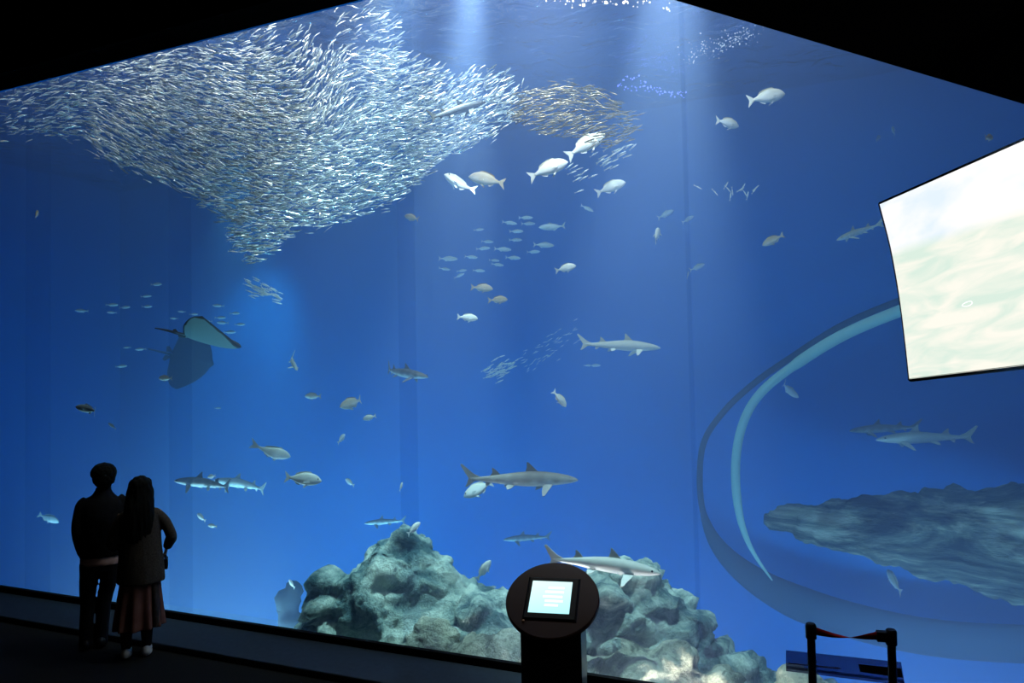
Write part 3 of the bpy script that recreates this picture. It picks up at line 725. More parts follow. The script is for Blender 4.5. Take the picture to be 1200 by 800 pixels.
# oval frame of the far viewing bay
def px_curve(pts, v): return [P(x, y, YW(x, v)) for x, y in pts]
rim = empty('oval_window_rim', P(860, 600, 11.6))
tag(rim, 'huge oval rim sweeping round the right part of the tank', 'tunnel rim')
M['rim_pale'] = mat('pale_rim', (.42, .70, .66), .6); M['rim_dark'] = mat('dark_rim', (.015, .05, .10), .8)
def child(o, p):
    o.parent = p; o.matrix_parent_inverse = Matrix.Translation(-Vector(p.location)); return o
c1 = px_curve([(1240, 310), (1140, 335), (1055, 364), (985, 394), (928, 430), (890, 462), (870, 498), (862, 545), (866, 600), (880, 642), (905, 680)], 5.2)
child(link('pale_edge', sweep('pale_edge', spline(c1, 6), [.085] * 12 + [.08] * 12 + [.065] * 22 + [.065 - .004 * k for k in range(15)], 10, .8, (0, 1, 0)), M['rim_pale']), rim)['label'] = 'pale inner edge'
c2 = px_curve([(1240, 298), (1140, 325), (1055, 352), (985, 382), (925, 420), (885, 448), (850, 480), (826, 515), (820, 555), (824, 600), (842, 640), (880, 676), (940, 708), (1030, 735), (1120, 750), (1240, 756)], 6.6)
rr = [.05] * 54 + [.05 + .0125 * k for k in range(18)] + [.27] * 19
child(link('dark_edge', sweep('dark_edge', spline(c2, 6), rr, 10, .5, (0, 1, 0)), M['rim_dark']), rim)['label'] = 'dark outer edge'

# pale specks that imitate a glitter streak under the surface at the top right
specks = []
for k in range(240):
    t = rng.random(); specks.append(P(812 + 72 * t + rng.gauss(0, 8), 64 - 26 * t + rng.gauss(0, 6), 8.0 + rng.uniform(-.4, .4)))
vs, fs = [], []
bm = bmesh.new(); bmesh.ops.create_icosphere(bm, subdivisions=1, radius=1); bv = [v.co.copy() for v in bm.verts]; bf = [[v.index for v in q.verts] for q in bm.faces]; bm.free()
for c in specks:
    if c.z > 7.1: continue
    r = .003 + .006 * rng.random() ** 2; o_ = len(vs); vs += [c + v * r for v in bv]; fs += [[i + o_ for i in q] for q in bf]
tag(link('sparkles', mesh('sparkles', vs, fs, True), mat('sparkle', (.85, .9, .95), .15)), 'wisp of tiny pale specks imitating surface glitter near the lowered ceiling', 'sparkles', kind='stuff')
# ------------------------------------------------------------------ hanging curved screen
def screen():
    Ys, Yr = 3.6, 2.8
    # left edge profile in pixels (top to bottom); depth varies only along the width
    le = [(1030, 240), (1043, 290), (1053, 345), (1060, 398), (1065, 444)]
    ri = [(1200, 165), (1200, 228), (1200, 294), (1200, 362), (1200, 428)]
    rows = []
    n = len(le) - 1
    A = [P(*p, Ys) for p in le]; B = [P(*p, Yr) for p in ri]
    A = spline(A, 4); B = spline(B, 4)
    C = [b + (b - a) * .55 for a, b in zip(A, B)]
    return A, C
A, C = screen()
nrm = (C[0] - A[0]).cross(A[-1] - A[0]).normalized()
if nrm.y < 0: nrm = -nrm           # away from the viewer
def slab(name, A, C, t0, t1, i0=0.0, i1=1.0, ncol=14):
    m = len(A); vs, fs = [], []
    for t in (t0, t1):
        for a, c in zip(A, C):
            for k in range(ncol + 1):
                s = i0 + (i1 - i0) * k / ncol; vs.append(a + (c - a) * s + nrm * t)
    w = ncol + 1; o = m * w
    for i in range(m - 1):
        for k in range(ncol):
            q = (i * w + k, i * w + k + 1, (i + 1) * w + k + 1, (i + 1) * w + k); fs.append(q); fs.append(tuple(x + o for x in q[::-1]))
    for i in range(m - 1):
        for k in (0, ncol): fs.append((i * w + k, (i + 1) * w + k, (i + 1) * w + k + o, i * w + k + o))
    for k in range(ncol):
        for i in (0, m - 1): fs.append((i * w + k, i * w + k + 1, i * w + k + 1 + o, i * w + k + o))
    me = mesh(name, vs, fs); bm = bmesh.new(); bm.from_mesh(me); bmesh.ops.recalc_face_normals(bm, faces=bm.faces); bm.to_mesh(me); bm.free(); return me
m = bpy.data.materials.new('screen_picture'); m.use_nodes = True; nt = m.node_tree; nt.nodes.clear()
out = nt.nodes.new('ShaderNodeOutputMaterial'); em = nt.nodes.new('ShaderNodeEmission'); nt.links.new(em.outputs[0], out.inputs['Surface'])
tc = nt.nodes.new('ShaderNodeTexCoord'); sp = nt.nodes.new('ShaderNodeSeparateXYZ'); nt.links.new(tc.outputs['UV'], sp.inputs[0])
mp = nt.nodes.new('ShaderNodeMapping'); mp.inputs['Scale'].default_value = (2.2, 7, 1); mp.inputs['Rotation'].default_value = (0, 0, R(-8)); nt.links.new(tc.outputs['UV'], mp.inputs['Vector'])
nz = nt.nodes.new('ShaderNodeTexNoise'); nz.inputs['Scale'].default_value = 1.6; nz.inputs['Detail'].default_value = 5; nz.inputs['Distortion'].default_value = .8; nt.links.new(mp.outputs[0], nz.inputs['Vector'])
sea = nt.nodes.new('ShaderNodeValToRGB'); e = sea.color_ramp.elements; e[0].position = .34; e[0].color = (.66, .80, .70, 1); e[1].position = .62; e[1].color = (.93, .90, .80, 1)
nt.links.new(nz.outputs['Fac'], sea.inputs['Fac'])
mp2 = nt.nodes.new('ShaderNodeMapping'); mp2.inputs['Scale'].default_value = (2, 3, 1); nt.links.new(tc.outputs['UV'], mp2.inputs['Vector'])
nz2 = nt.nodes.new('ShaderNodeTexNoise'); nz2.inputs['Scale'].default_value = 1.4; nz2.inputs['Detail'].default_value = 5; nt.links.new(mp2.outputs[0], nz2.inputs['Vector'])
sky = nt.nodes.new('ShaderNodeValToRGB'); e = sky.color_ramp.elements; e[0].position = .38; e[0].color = (.74, .84, .98, 1); e[1].position = .58; e[1].color = (1, .97, .98, 1)
nt.links.new(nz2.outputs['Fac'], sky.inputs['Fac'])
hz = nt.nodes.new('ShaderNodeMath'); hz.operation = 'MULTIPLY_ADD'; hz.inputs[1].default_value = .06; nt.links.new(sp.outputs['X'], hz.inputs[0]); nt.links.new(sp.outputs['Y'], hz.inputs[2])
st = nt.nodes.new('ShaderNodeMapRange'); st.inputs['From Min'].default_value = .69; st.inputs['From Max'].default_value = .76; nt.links.new(hz.outputs[0], st.inputs['Value'])
mx = nt.nodes.new('ShaderNodeMix'); mx.data_type = 'RGBA'; nt.links.new(st.outputs[0], mx.inputs['Factor']); nt.links.new(sea.outputs[0], mx.inputs[6]); nt.links.new(sky.outputs[0], mx.inputs[7])
nt.links.new(mx.outputs[2], em.inputs['Color']); em.inputs['Strength'].default_value = 1.0
M['screen'] = m
scr = empty('hanging_screen', (A[0] + C[0] + A[-1] + C[-1]) / 4)
tag(scr, 'large curved projection screen showing pale sea and sky, hanging at the right', 'screen')
pm = slab('picture', A, C, -.004, .0, .008, .995)
uv = pm.uv_layers.new(name='uv')
w = C[0] - A[0]
def uvof(p):
    # s along the width, t along the height
    best = None
    for i, (a, c) in enumerate(zip(A, C)):
        d = c - a; s = (p - a).dot(d) / d.length_squared; q = (p - (a + d * s)).length
        if best is None or q < best[0]: best = (q, s, 1 - i / (len(A) - 1))
    return best[1], best[2]
vuv = [uvof(v.co) for v in pm.vertices]
for l in pm.loops: uv.data[l.index].uv = vuv[l.vertex_index]
child(link('picture', pm, M['screen']), scr)['label'] = 'bright picture of pale green sea under white sky'
# frame: backing and a thin black border
d0 = (A[0] - A[-1]).normalized()
child(link('backing', slab('backing', A, C, .004, .06, -.004, 1.004), M['frame']), scr)
def border(pts, r, nm):
    child(link(nm, sweep(nm, pts, r, 8), M['black']), scr)
border([p + nrm * .012 for p in A], .013, 'frame_edge')
border([A[-1] + nrm * .012, C[-1] + nrm * .012], .016, 'frame_edge')
border([A[0] + nrm * .012, C[0] + nrm * .012], .016, 'frame_edge')
# tiny drawn creature outline in the picture
pc = P(1134, 357, 1); 
def on_screen(s, t, off=-.008):
    i = t * (len(A) - 1); k = min(int(i), len(A) - 2); f = i - k
    a = A[k].lerp(A[k + 1], f); c = C[k].lerp(C[k + 1], f); return a.lerp(c, s) + nrm * off
def find_s(px, py):
    best = None
    for i in range(200):
        for j in range(100):
            p = on_screen(i / 200, j / 99); d = CM.to_3x3().inverted() @ (p - EYE); x = 600 + FPX * d.x / -d.z; y = 400 - FPX * d.y / -d.z
            q = (x - px) ** 2 + (y - py) ** 2
            if best is None or q < best[0]: best = (q, i / 200, j / 99)
    return best[1], best[2]
s0, t0 = find_s(1134, 357)
loop = []
for k in range(25):
    a = 2 * math.pi * k / 24; rr_ = 1 + .25 * math.cos(a)
    loop.append(on_screen(s0 + .026 * math.cos(a), t0 + .010 * math.sin(a) * rr_))
child(link('outline_mark', sweep('outline_mark', loop, .0016, 6), mat('white_line', (.9, .9, .9), .5, emit=(1, 1, 1), estr=1.0)), scr)['label'] = 'tiny white outlined creature drawn on the picture'
for s_, t_ in ((.72, 0), (.98, 0)):
    top = on_screen(s_, t_, .03)
    child(link('hanger', sweep('hanger', [top, Vector((top.x, top.y, 8.6))], .012, 8), M['black']), scr)

# ------------------------------------------------------------------ round information kiosk
KY = 4.25
kc = P(647, 701, KY)
kiosk = empty('information_kiosk', (kc.x, kc.y, 0))
tag(kiosk, 'black information kiosk with a tilted oval top and small lit screen', 'kiosk')
view = Vector((kc.x, kc.y, 0)).normalized()
TILT = Matrix.Rotation(math.atan2(-view.x, view.y) + R(-9), 4, 'Z') @ Matrix.Rotation(R(33), 4, 'X') @ Matrix.Rotation(R(0), 4, 'Z')
RD = .272
def kchild(name, me, mt, local=True):
    if local: me.transform(TILT); me.transform(Matrix.Translation((0, 0, kc.z)))
    o = link(name, me, mt); o.parent = kiosk; return o
M['kiosk_top'] = mat('dark_reddish_brown_top', (.040, .011, .006), .45, spec=.25)
kchild('oval_top', lathe('oval_top', [(.24, -.04), (RD - .004, -.034), (RD, -.028), (RD, -.006), (RD - .006, 0), (.20, .002)], 64), M['kiosk_top'])['label'] = 'thick dark brown oval tilted top'
bz = .128; bw = .155
M['bezel'] = mat('dark_bezel', (.010, .008, .008), .5, spec=.2)
bez = mesh('bezel', [(-bw, -bz - .03, .002), (bw, -bz - .03, .002), (bw, bz + .02, .002), (-bw, bz + .02, .002), (-bw + .012, -bz - .018, .012), (bw - .012, -bz - .018, .012), (bw - .012, bz + .008, .012), (-bw + .012, bz + .008, .012)],
           [(4, 5, 6, 7), (0, 1, 5, 4), (1, 2, 6, 5), (2, 3, 7, 6), (3, 0, 4, 7), (3, 2, 1, 0)])
kchild('bezel', bez, M['bezel'])
m = bpy.data.materials.new('kiosk_display'); m.use_nodes = True; nt = m.node_tree; nt.nodes.clear()
out = nt.nodes.new('ShaderNodeOutputMaterial'); em = nt.nodes.new('ShaderNodeEmission'); nt.links.new(em.outputs[0], out.inputs['Surface'])
tc = nt.nodes.new('ShaderNodeTexCoord'); sp = nt.nodes.new('ShaderNodeSeparateXYZ'); nt.links.new(tc.outputs['Generated'], sp.inputs[0])
cr = nt.nodes.new('ShaderNodeValToRGB'); e = cr.color_ramp.elements; e[0].color = (.42, .90, .96, 1); e[1].color = (.72, 1, 1, 1); nt.links.new(sp.outputs['Y'], cr.inputs['Fac']); nt.links.new(cr.outputs[0], em.inputs['Color']); em.inputs['Strength'].default_value = 1.15
M['display'] = m
def quad3(n, x0, x1, y0, y1, z0, z1): return hexa(n, [(x0, y0, z0), (x1, y0, z0), (x1, y1, z0), (x0, y1, z0), (x0, y0, z1), (x1, y0, z1), (x1, y1, z1), (x0, y1, z1)])
cx_, cy_ = -.008, .0
disp = kchild('display', quad3('display', cx_ - .118, cx_ + .118, cy_ - .112, cy_ + .112, .010, .0135), M['display']); disp['label'] = 'lit pale cyan screen'
M['disp_text'] = mat('blurred_text_line', (.8, .8, .8), .5, emit=(.86, .97, 1), estr=1.15)
for (y, w0, w1) in [(.066, -.02, .075), (.036, -.035, .075), (.002, -.045, .07), (-.028, -.03, .075), (-.058, -.03, .05)]:
    me = quad3('t', cx_ + w0, cx_ + w1, y - .0075, y + .0075, .0136, .0140); me.transform(TILT); me.transform(Matrix.Translation((0, 0, kc.z)))
    o = link('text_line', me, M['disp_text']); o.parent = disp
kchild('button', (lambda me: (me.transform(Matrix.Translation((-.145, -.165, .002))), me)[1])(lathe('button', [(.008, 0), (.008, .006), (.006, .008)], 16)), mat('brass_button', (.45, .25, .14), .35, .6))['label'] = 'small coppery button'
# post: box column with a blue-lit side
pm_ = box('post', (0, 0, (kc.z - .10) / 2), (.35, .22, kc.z - .10), .006)
for v in pm_.vertices: v.co.y += .03
# cut the top of the post to the tilt
for v in pm_.vertices:
    if v.co.z > kc.z - .25: v.co.z = kc.z - .045 + math.tan(R(33)) * (v.co.y)
pm_.transform(Matrix.Rotation(R(-13), 4, 'Z'))
M['post'] = mat('black_satin_post', (.012, .013, .016), .32, spec=.6)
o = link('post', pm_, M['post']); o.parent = kiosk; o.location = (-.0, 0, 0)
o = link('base_plate', box('base_plate', (0, .03, .012), (.44, .32, .024), .005), M['post']); o.parent = kiosk

# ------------------------------------------------------------------ belt posts
def post_at(px, py, z):
    p = PZ(px, py, z); return Vector((p.x, p.y, 0))
q1, q2 = post_at(950, 730, .97), post_at(1044, 737, .97)
def stanchion(p, label, head):
    r = empty('belt_stanchion', p); tag(r, label, 'barrier post', 'belt barrier posts at the window')
    def c(n, me, mt): o = link(n, me, mt); o.parent = r; return o
    c('base', lathe('base', [(.17, 0), (.17, .012), (.15, .022), (.04, .03)], 36), M['black'])
    c('pole', lathe('pole', [(.024, .02), (.024, .88)], 20), M['black'])
    c('belt_head', lathe('belt_head', [(.026, .875), (.032, .882), (.032, .955), (.028, .965), (.024, .97)], 20), M['black'])
    return r
r1 = stanchion(q1, 'black belt barrier post standing left of its twin in front of the window', True)
r2 = stanchion(q2, 'black belt barrier post standing right of its twin in front of the window', True)
dirb = (q2 - q1).normalized()
o = link('belt_clip', hexa('belt_clip', [v + dirb * 0 for v in [Vector((-.0, 0, 0))] * 8]), M['black']); bpy.data.objects.remove(o)
clip = box('belt_clip', (0, 0, 0), (.06, .045, .06), .006); clip.transform(Matrix.Rotation(math.atan2(dirb.y, dirb.x), 4, 'Z'))
o = link('belt_clip', clip, M['black']); o.parent = r2; o.location = -dirb * .05 + Vector((0, 0, .925))
# twisted red belt
vs, fs = [], []; n = 30; a0_ = q1 + dirb * .028 + Vector((0, 0, .925)); a1_ = q2 - dirb * .08 + Vector((0, 0, .925)); sidev = Vector((-dirb.y, dirb.x, 0))
for k in range(n + 1):
    t = k / n; p = a0_.lerp(a1_, t); p.z -= .022 * math.sin(math.pi * t) ; tw = R(180) * (3 * t * t - 2 * t ** 3)
    up = Vector((0, 0, 1)) * math.cos(tw) + sidev * math.sin(tw); nn = Vector((0, 0, 1)) * -math.sin(tw) + sidev * math.cos(tw)
    hw = .024 - .013 * math.sin(math.pi * t)
    for a_, b_ in ((hw, .0012), (-hw, .0012), (-hw, -.0012), (hw, -.0012)): vs.append(p + up * a_ + nn * b_)
for k in range(n):
    for j in range(4): j2 = (j + 1) % 4; fs.append((4 * k + j, 4 * k + j2, 4 * k + 4 + j2, 4 * k + 4 + j))
fs += [(0, 1, 2, 3), (4 * n + 3, 4 * n + 2, 4 * n + 1, 4 * n)]
tag(link('barrier_belt', mesh('belt', vs, fs, True), noise_col(mat('red_webbing', rough=.8, spec=.1), (.20, .004, .006), (.26, .008, .01), 80)), 'twisted red belt stretched between the two barrier posts', 'belt')

# smoky label plate on the glass behind the posts
ua, ub = T_on(922, -.03), T_on(1058, -.03)
M['smoky'] = clear('smoky_acrylic', (.42, .40, .50), .06, .1)
pl = empty('sign_plate', T((ua + ub) / 2, -.03, .4)); tag(pl, 'translucent smoky sign plate fixed low on the glass behind the barrier posts', 'sign')
def PT(px, py, v):
    u = T_on(px, v); p0 = WO + WV * v; d = ray(px, py); nrm_ = WV; t = (p0 - EYE).dot(nrm_) / d.dot(nrm_); return EYE + d * t
def plate(name, q, v0, v1, mt, parent):
    pts = [PT(*a, v0) for a in q]; off = WV * (v1 - v0)
    me = hexa(name, pts + [p + off for p in pts]); o = link(name, me, mt); return child(o, parent)
plate('smoky_panel', [(921, 783), (1060, 800), (1056, 776), (921, 762)], -.034, -.026, M['smoky'], pl)
plate('printed_block', [(1008, 787), (1058, 794), (1056, 783), (1006, 778)], -.038, -.0345, mat('dark_print', (.03, .025, .03), .6), pl)['label'] = 'dark printed block'
plate('bright_line', [(924, 777.5), (985, 784), (985, 782.6), (924, 776.3)], -.038, -.0345, mat('mauve_print', (.20, .16, .24), .6), pl)['label'] = 'thin mauve line'
plate('mounting_strip', [(921, 786), (1060, 803), (1060, 799), (921, 782)], -.036, -.002, M['smoky'], pl)

# ------------------------------------------------------------------ glowing beads that imitate glints on the water surface
glintm = mat('warm_glint', (1, .9, .7), .4, emit=(1, .78, .50), estr=3.2)
glint_spots = [(684, 6, .020), (710, 3, .020), (731, 3, .016), (697, 2, .012)] + [(640 + 150 * rng.random(), 1 + 9 * rng.random() ** 2, .004 + .008 * rng.random() ** 2) for _ in range(40)] + [(785 + rng.gauss(0, 5), 12 + rng.gauss(0, 4), .007) for _ in range(6)]
for i, (px, py, r) in enumerate(glint_spots):
    p = PZ(px, py, 7.1)
    bm = bmesh.new(); bmesh.ops.create_uvsphere(bm, u_segments=12, v_segments=8, radius=r)
    me = bpy.data.meshes.new('lamp'); bm.to_mesh(me); bm.free()
    lp = link('surface_lamp', me, glintm); lp.location = p
    tag(lp, 'small glowing bead imitating a warm ripple glint top centre', 'lamp', 'glowing beads imitating glints at the water surface')
blue = mat('blue_led', (.2, .2, 1), .4, emit=(.22, .26, 1), estr=1.6)  # emission on these beads imitates a blue glitter arc
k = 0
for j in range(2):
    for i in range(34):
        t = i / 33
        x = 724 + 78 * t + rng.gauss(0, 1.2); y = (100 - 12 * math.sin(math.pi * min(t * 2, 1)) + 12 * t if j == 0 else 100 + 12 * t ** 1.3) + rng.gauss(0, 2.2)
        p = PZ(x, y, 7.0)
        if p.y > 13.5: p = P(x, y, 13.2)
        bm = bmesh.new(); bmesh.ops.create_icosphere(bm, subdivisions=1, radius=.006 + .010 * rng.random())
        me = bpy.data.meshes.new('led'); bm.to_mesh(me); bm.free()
        lp = link('blue_glitter_bead', me, blue); lp.location = p; tag(lp, 'tiny blue glowing bead imitating violet glitter near the top right joint', 'lamp', 'glowing blue beads imitating a curved glitter')
# ------------------------------------------------------------------ the two visitors
def tube_rings(rings, n=20):
    """rings: (x, y, z, rx, ry) stacked; closed with caps. Oriented by the path."""
    vs, fs = [], []; m = len(rings); C_ = [Vector(r[:3]) for r in rings]
    for i, r in enumerate(rings):
        t = (C_[min(i + 1, m - 1)] - C_[max(i - 1, 0)]).normalized()
        ax = Vector((1, 0, 0)) - t * t.x
        if ax.length < .3: ax = Vector((0, 0, 1)) - t * t.z
        ax.normalize(); ay = t.cross(ax)
        for k in range(n):
            a = 2 * math.pi * k / n; vs.append(C_[i] + ax * (r[3] * math.cos(a)) + ay * (r[4] * math.sin(a)))
    for i in range(m - 1):
        for k in range(n):
            k2 = (k + 1) % n; fs.append((i * n + k, i * n + k2, (i + 1) * n + k2, (i + 1) * n + k))
    fs.append(tuple(range(n - 1, -1, -1))); fs.append(tuple((m - 1) * n + k for k in range(n)))
    return vs, fs
def ell(c, r, rot=None, n=3):
    bm = bmesh.new(); bmesh.ops.create_icosphere(bm, subdivisions=n, radius=1)
    M_ = Matrix.Translation(c) @ (rot or Matrix.Identity(4)) @ Matrix.Diagonal((*r, 1))
    vs = [M_ @ v.co for v in bm.verts]; fs = [[v.index for v in f.verts] for f in bm.faces]; bm.free(); return vs, fs
def fuse(name, pieces, voxel, mt, parent, smooth=2, wob=None):
    V, F = [], []
    for vs, fs in pieces:
        o = len(V); V += list(vs); F += [[i + o for i in f] for f in fs]
    me = mesh(name, V, F); bm = bmesh.new(); bm.from_mesh(me); bmesh.ops.recalc_face_normals(bm, faces=bm.faces); bm.to_mesh(me); bm.free()
    tmp = bpy.data.objects.new('tmp', me); COL.objects.link(tmp)
    r = tmp.modifiers.new('r', 'REMESH'); r.mode = 'VOXEL'; r.voxel_size = voxel
    if smooth:
        s = tmp.modifiers.new('s', 'SMOOTH'); s.iterations = smooth; s.factor = .5
    dg = bpy.context.evaluated_depsgraph_get(); dg.update(); me2 = bpy.data.meshes.new_from_object(tmp.evaluated_get(dg)); bpy.data.objects.remove(tmp)
    if wob:
        no = [v.normal.copy() for v in me2.vertices]
        for v, n in zip(me2.vertices, no): v.co += n * wob(v.co)
    me2.polygons.foreach_set('use_smooth', [True] * len(me2.polygons)); me2.materials.clear()
    o = link(name, me2, mt); o.parent = parent; return o
def rs(rings, k=3):
    a = spline([r[:3] for r in rings], k); b = spline([(r[3], r[4], 0) for r in rings], k)
    return [(p.x, p.y, p.z, q.x, q.y) for p, q in zip(a, b)]
def limb(pts, radii, flat=1.0, n=14):
    return tube_rings(rs([(*p, r, r * flat) for p, r in zip(pts, radii)]), n)
def hand(wrist, d, palm_n, s=1.0, curl=.5, side=1):
    """wrist point, direction of the fingers, palm normal; returns pieces"""
    d = Vector(d).normalized(); n = (Vector(palm_n) - d * d.dot(Vector(palm_n))).normalized(); w = d.cross(n) * side
    wr = Vector(wrist); out = []
    rot = Matrix((w, d, n)).transposed().to_4x4()
    out.append(ell(wr + d * .048 * s, (.040 * s, .052 * s, .016 * s), rot))
    for i, (off, ln) in enumerate([(-.027, .066), (-.009, .074), (.009, .070), (.026, .055)]):
        p = wr + d * .085 * s + w * off * s; q = p + (d * math.cos(curl * .5) + n * math.sin(curl * .5)) * ln * .45 * s
        q2 = q + (d * math.cos(curl * 1.4) + n * math.sin(curl * 1.4)) * ln * .32 * s; q3 = q2 + (d * math.cos(curl * 2.1) + n * math.sin(curl * 2.1)) * ln * .25 * s
        out.append(limb([p - d * .02 * s, p, q, q2, q3], [.009 * s, .0092 * s, .0088 * s, .008 * s, .0062 * s], n=8))
    t0 = wr + d * .028 * s - w * .030 * s; t1 = t0 + (d * .6 - w * .7 + n * .35).normalized() * .035 * s; t2 = t1 + (d * .9 - w * .2 + n * .4).normalized() * .03 * s
    out.append(limb([t0 + w * .012 * s, t0, t1, t2], [.011 * s, .012 * s, .0105 * s, .0075 * s], n=8))
    return out
def head_pieces(c, s=1.0, tilt=0):
    c = Vector(c)
    return [ell(c + Vector((0, -.012, .025)) * s, (.074 * s, .092 * s, .090 * s)), ell(c + Vector((0, .022, -.035)) * s, (.060 * s, .070 * s, .078 * s)),
            ell(c + Vector((0, .060, -.088)) * s, (.028 * s, .026 * s, .022 * s)), ell(c + Vector((0, .094, -.018)) * s, (.012 * s, .020 * s, .024 * s), n=2),
            ell(c + Vector((0, .084, .022)) * s, (.045 * s, .012 * s, .012 * s), n=2), ell(c + Vector((0, .084, -.056)) * s, (.022 * s, .010 * s, .009 * s), n=2),
            ell(c + Vector((.076, -.005, -.010)) * s, (.010 * s, .020 * s, .030 * s), n=2), ell(c + Vector((-.076, -.005, -.010)) * s, (.010 * s, .020 * s, .030 * s), n=2)]
SK = mat('skin', (.30, .18, .13), .6, spec=.3)
HAIR = noise_col(mat('black_hair', rough=.8, spec=.1), (.003, .005, .005), (.007, .006, .005), 60, 3)
def face_bits(c, s, root):
    c = Vector(c)
    for sg in (1, -1):
        vs, fs = ell(c + Vector((sg * .030, .082, -.002)) * s, (.011 * s,) * 3, n=2)
        e = link('eye', mesh('eye', vs, fs, True), mat('eye_white', (.6, .6, .6), .2)); e.parent = root
        vs, fs = ell(c + Vector((sg * .030, .091, -.002)) * s, (.005 * s, .003 * s, .005 * s), n=2)
        q = link('iris', mesh('iris', vs, fs, True), M['eye']); q.parent = e
def facing(px, extra=0):
    d = ray(px, 600); return math.atan2(-d.x, d.y) + R(extra)
def cloth_wob(seed, a=.006, f=9):
    sd = Vector((seed, seed * 2, 0)); return lambda p: a * noise.noise(Vector((p.x * f, p.y * f, p.z * f * .45)) + sd) + a * .5 * noise.noise(Vector((p.x * f * 2.5, p.y * f * 2.5, p.z * f)) + sd)

# ---- the man
mp_ = PZ(111, 758, 0)
man = empty('person', (mp_.x, mp_.y, 0), facing(112))
tag(man, 'person with short black hair in black jacket and trousers, facing the tank', 'person')
hc = (.075, .02, 1.585)
body = [limb([(.07, .0, .88), (.065, 0, 1.0), (.06, -.01, 1.2), (.065, 0, 1.36), (.07, 0, 1.42)], [.14, .135, .15, .15, .075], .68, 20),
        limb([(.07, 0, 1.36), (.07, .005, 1.50), (.075, .01, 1.56)], [.062, .052, .05])] + head_pieces(hc)
for sg in (1, -1):
    body.append(limb([(.045 + sg * .08, 0, .90), ((.108 if sg > 0 else -.055), .005, .5), ((.052 if sg > 0 else -.072), -.01, .09)], [.066, .040, .030]))
    body.append(ell(Vector(((.052 if sg > 0 else -.072), .05, .04)), (.035, .10, .03)))
    el = Vector((.06 + sg * (.195 if sg < 0 else .16), -.03, 1.06)); wrp = Vector((.065 + sg * (.165 if sg < 0 else .12), .13, .86))
    body.append(limb([(.065 + sg * .155, 0, 1.375), tuple((Vector((.065 + sg * .17, 0, 1.37)) + el) / 2 + Vector((sg * .02, 0, 0))), tuple(el), tuple((el + wrp) / 2), tuple(wrp)], [.05, .045, .04, .036, .026]))
    body += hand(wrp, (-sg * .3, .35, -1), (-sg * 1, -.1, .1), 1.0, .5, sg)
fuse('body', body, .008, SK, man)
face_bits(hc, 1, man)
JB = noise_col(mat('black_jacket_cloth', rough=.85, spec=.15), (.003, .003, .004), (.006, .006, .007), 30, bump=.2)
jk = [tube_rings(rs([(.055, -.005, .85, .176, .128), (.055, -.005, .88, .186, .136), (.055, -.005, .95, .192, .14), (.058, -.008, 1.1, .198, .142), (.062, -.008, 1.25, .208, .142), (.066, -.004, 1.36, .185, .122), (.07, -.002, 1.425, .10, .085), (.072, 0, 1.475, .070, .070)]), 28)]
for sg in (1, -1):
    el = Vector((.06 + sg * (.190 if sg < 0 else .155), -.035, 1.06)); wrp = Vector((.065 + sg * (.165 if sg < 0 else .12), .12, .865))
    jk.append(limb([(.065 + sg * .12, 0, 1.372), (.065 + sg * .165, -.005, 1.325), tuple((Vector((.065 + sg * .180, -.01, 1.34)) + el) / 2 + Vector((sg * .008, -.01, 0))), tuple(el), tuple((el + wrp) / 2), tuple(wrp)], [.064, .068, .060, .055, .050, .042]))
fuse('jacket', jk, .009, JB, man, 3, cloth_wob(3)); 
fuse('jacket_collar', [limb([(.072, 0, 1.44), (.073, .0, 1.50)], [.072, .066], 1)], .008, JB, man, 2)
fuse('shirt_hem', [tube_rings(rs([(.050, 0, .775, .172, .123), (.052, 0, .81, .177, .126), (.054, 0, .89, .172, .122)]), 28)], .009, noise_col(mat('beige_shirt_cloth', rough=.9, spec=.1), (.42, .24, .19), (.52, .30, .24), 12), man, 2, cloth_wob(5, .003))['label'] = 'beige shirt hem showing below the jacket'
TR = noise_col(mat('black_trouser_cloth', rough=.9, spec=.1), (.005, .005, .007), (.009, .009, .011), 30)
tr = [tube_rings(rs([(.045, 0, .90, .162, .115), (.045, 0, .80, .168, .118), (.04, 0, .72, .160, .112)]), 24)]
tr.append(limb([(-.035, 0, .78), (-.052, .0, .6), (-.060, .005, .42), (-.070, -.01, .2), (-.072, -.01, .03)], [.094, .076, .063, .058, .062]))
tr.append(limb([(.125, 0, .78), (.118, .0, .6), (.080, .015, .42), (.062, .0, .2), (.050, .0, .03)], [.094, .076, .063, .058, .062]))
fuse('trousers', tr, .009, TR, man, 3, cloth_wob(7))
for x in (-.072, .052):
    fuse('shoe', [ell(Vector((x, .06, .045)), (.046, .135, .042)), ell(Vector((x, -.04, .055)), (.042, .06, .05)), ell(Vector((x, .05, .018)), (.048, .14, .018))], .007, M['black'], man, 1)
hw = lambda p: .006 * noise.noise(p * 45) + .004 * noise.noise(p * 110)
fuse('hair', [ell(Vector((.075, .0, 1.635)), (.112, .118, .098)), ell(Vector((.075, -.035, 1.59)), (.100, .085, .095)), ell(Vector((.077, -.045, 1.53)), (.062, .055, .05))], .008, HAIR, man, 1, hw)

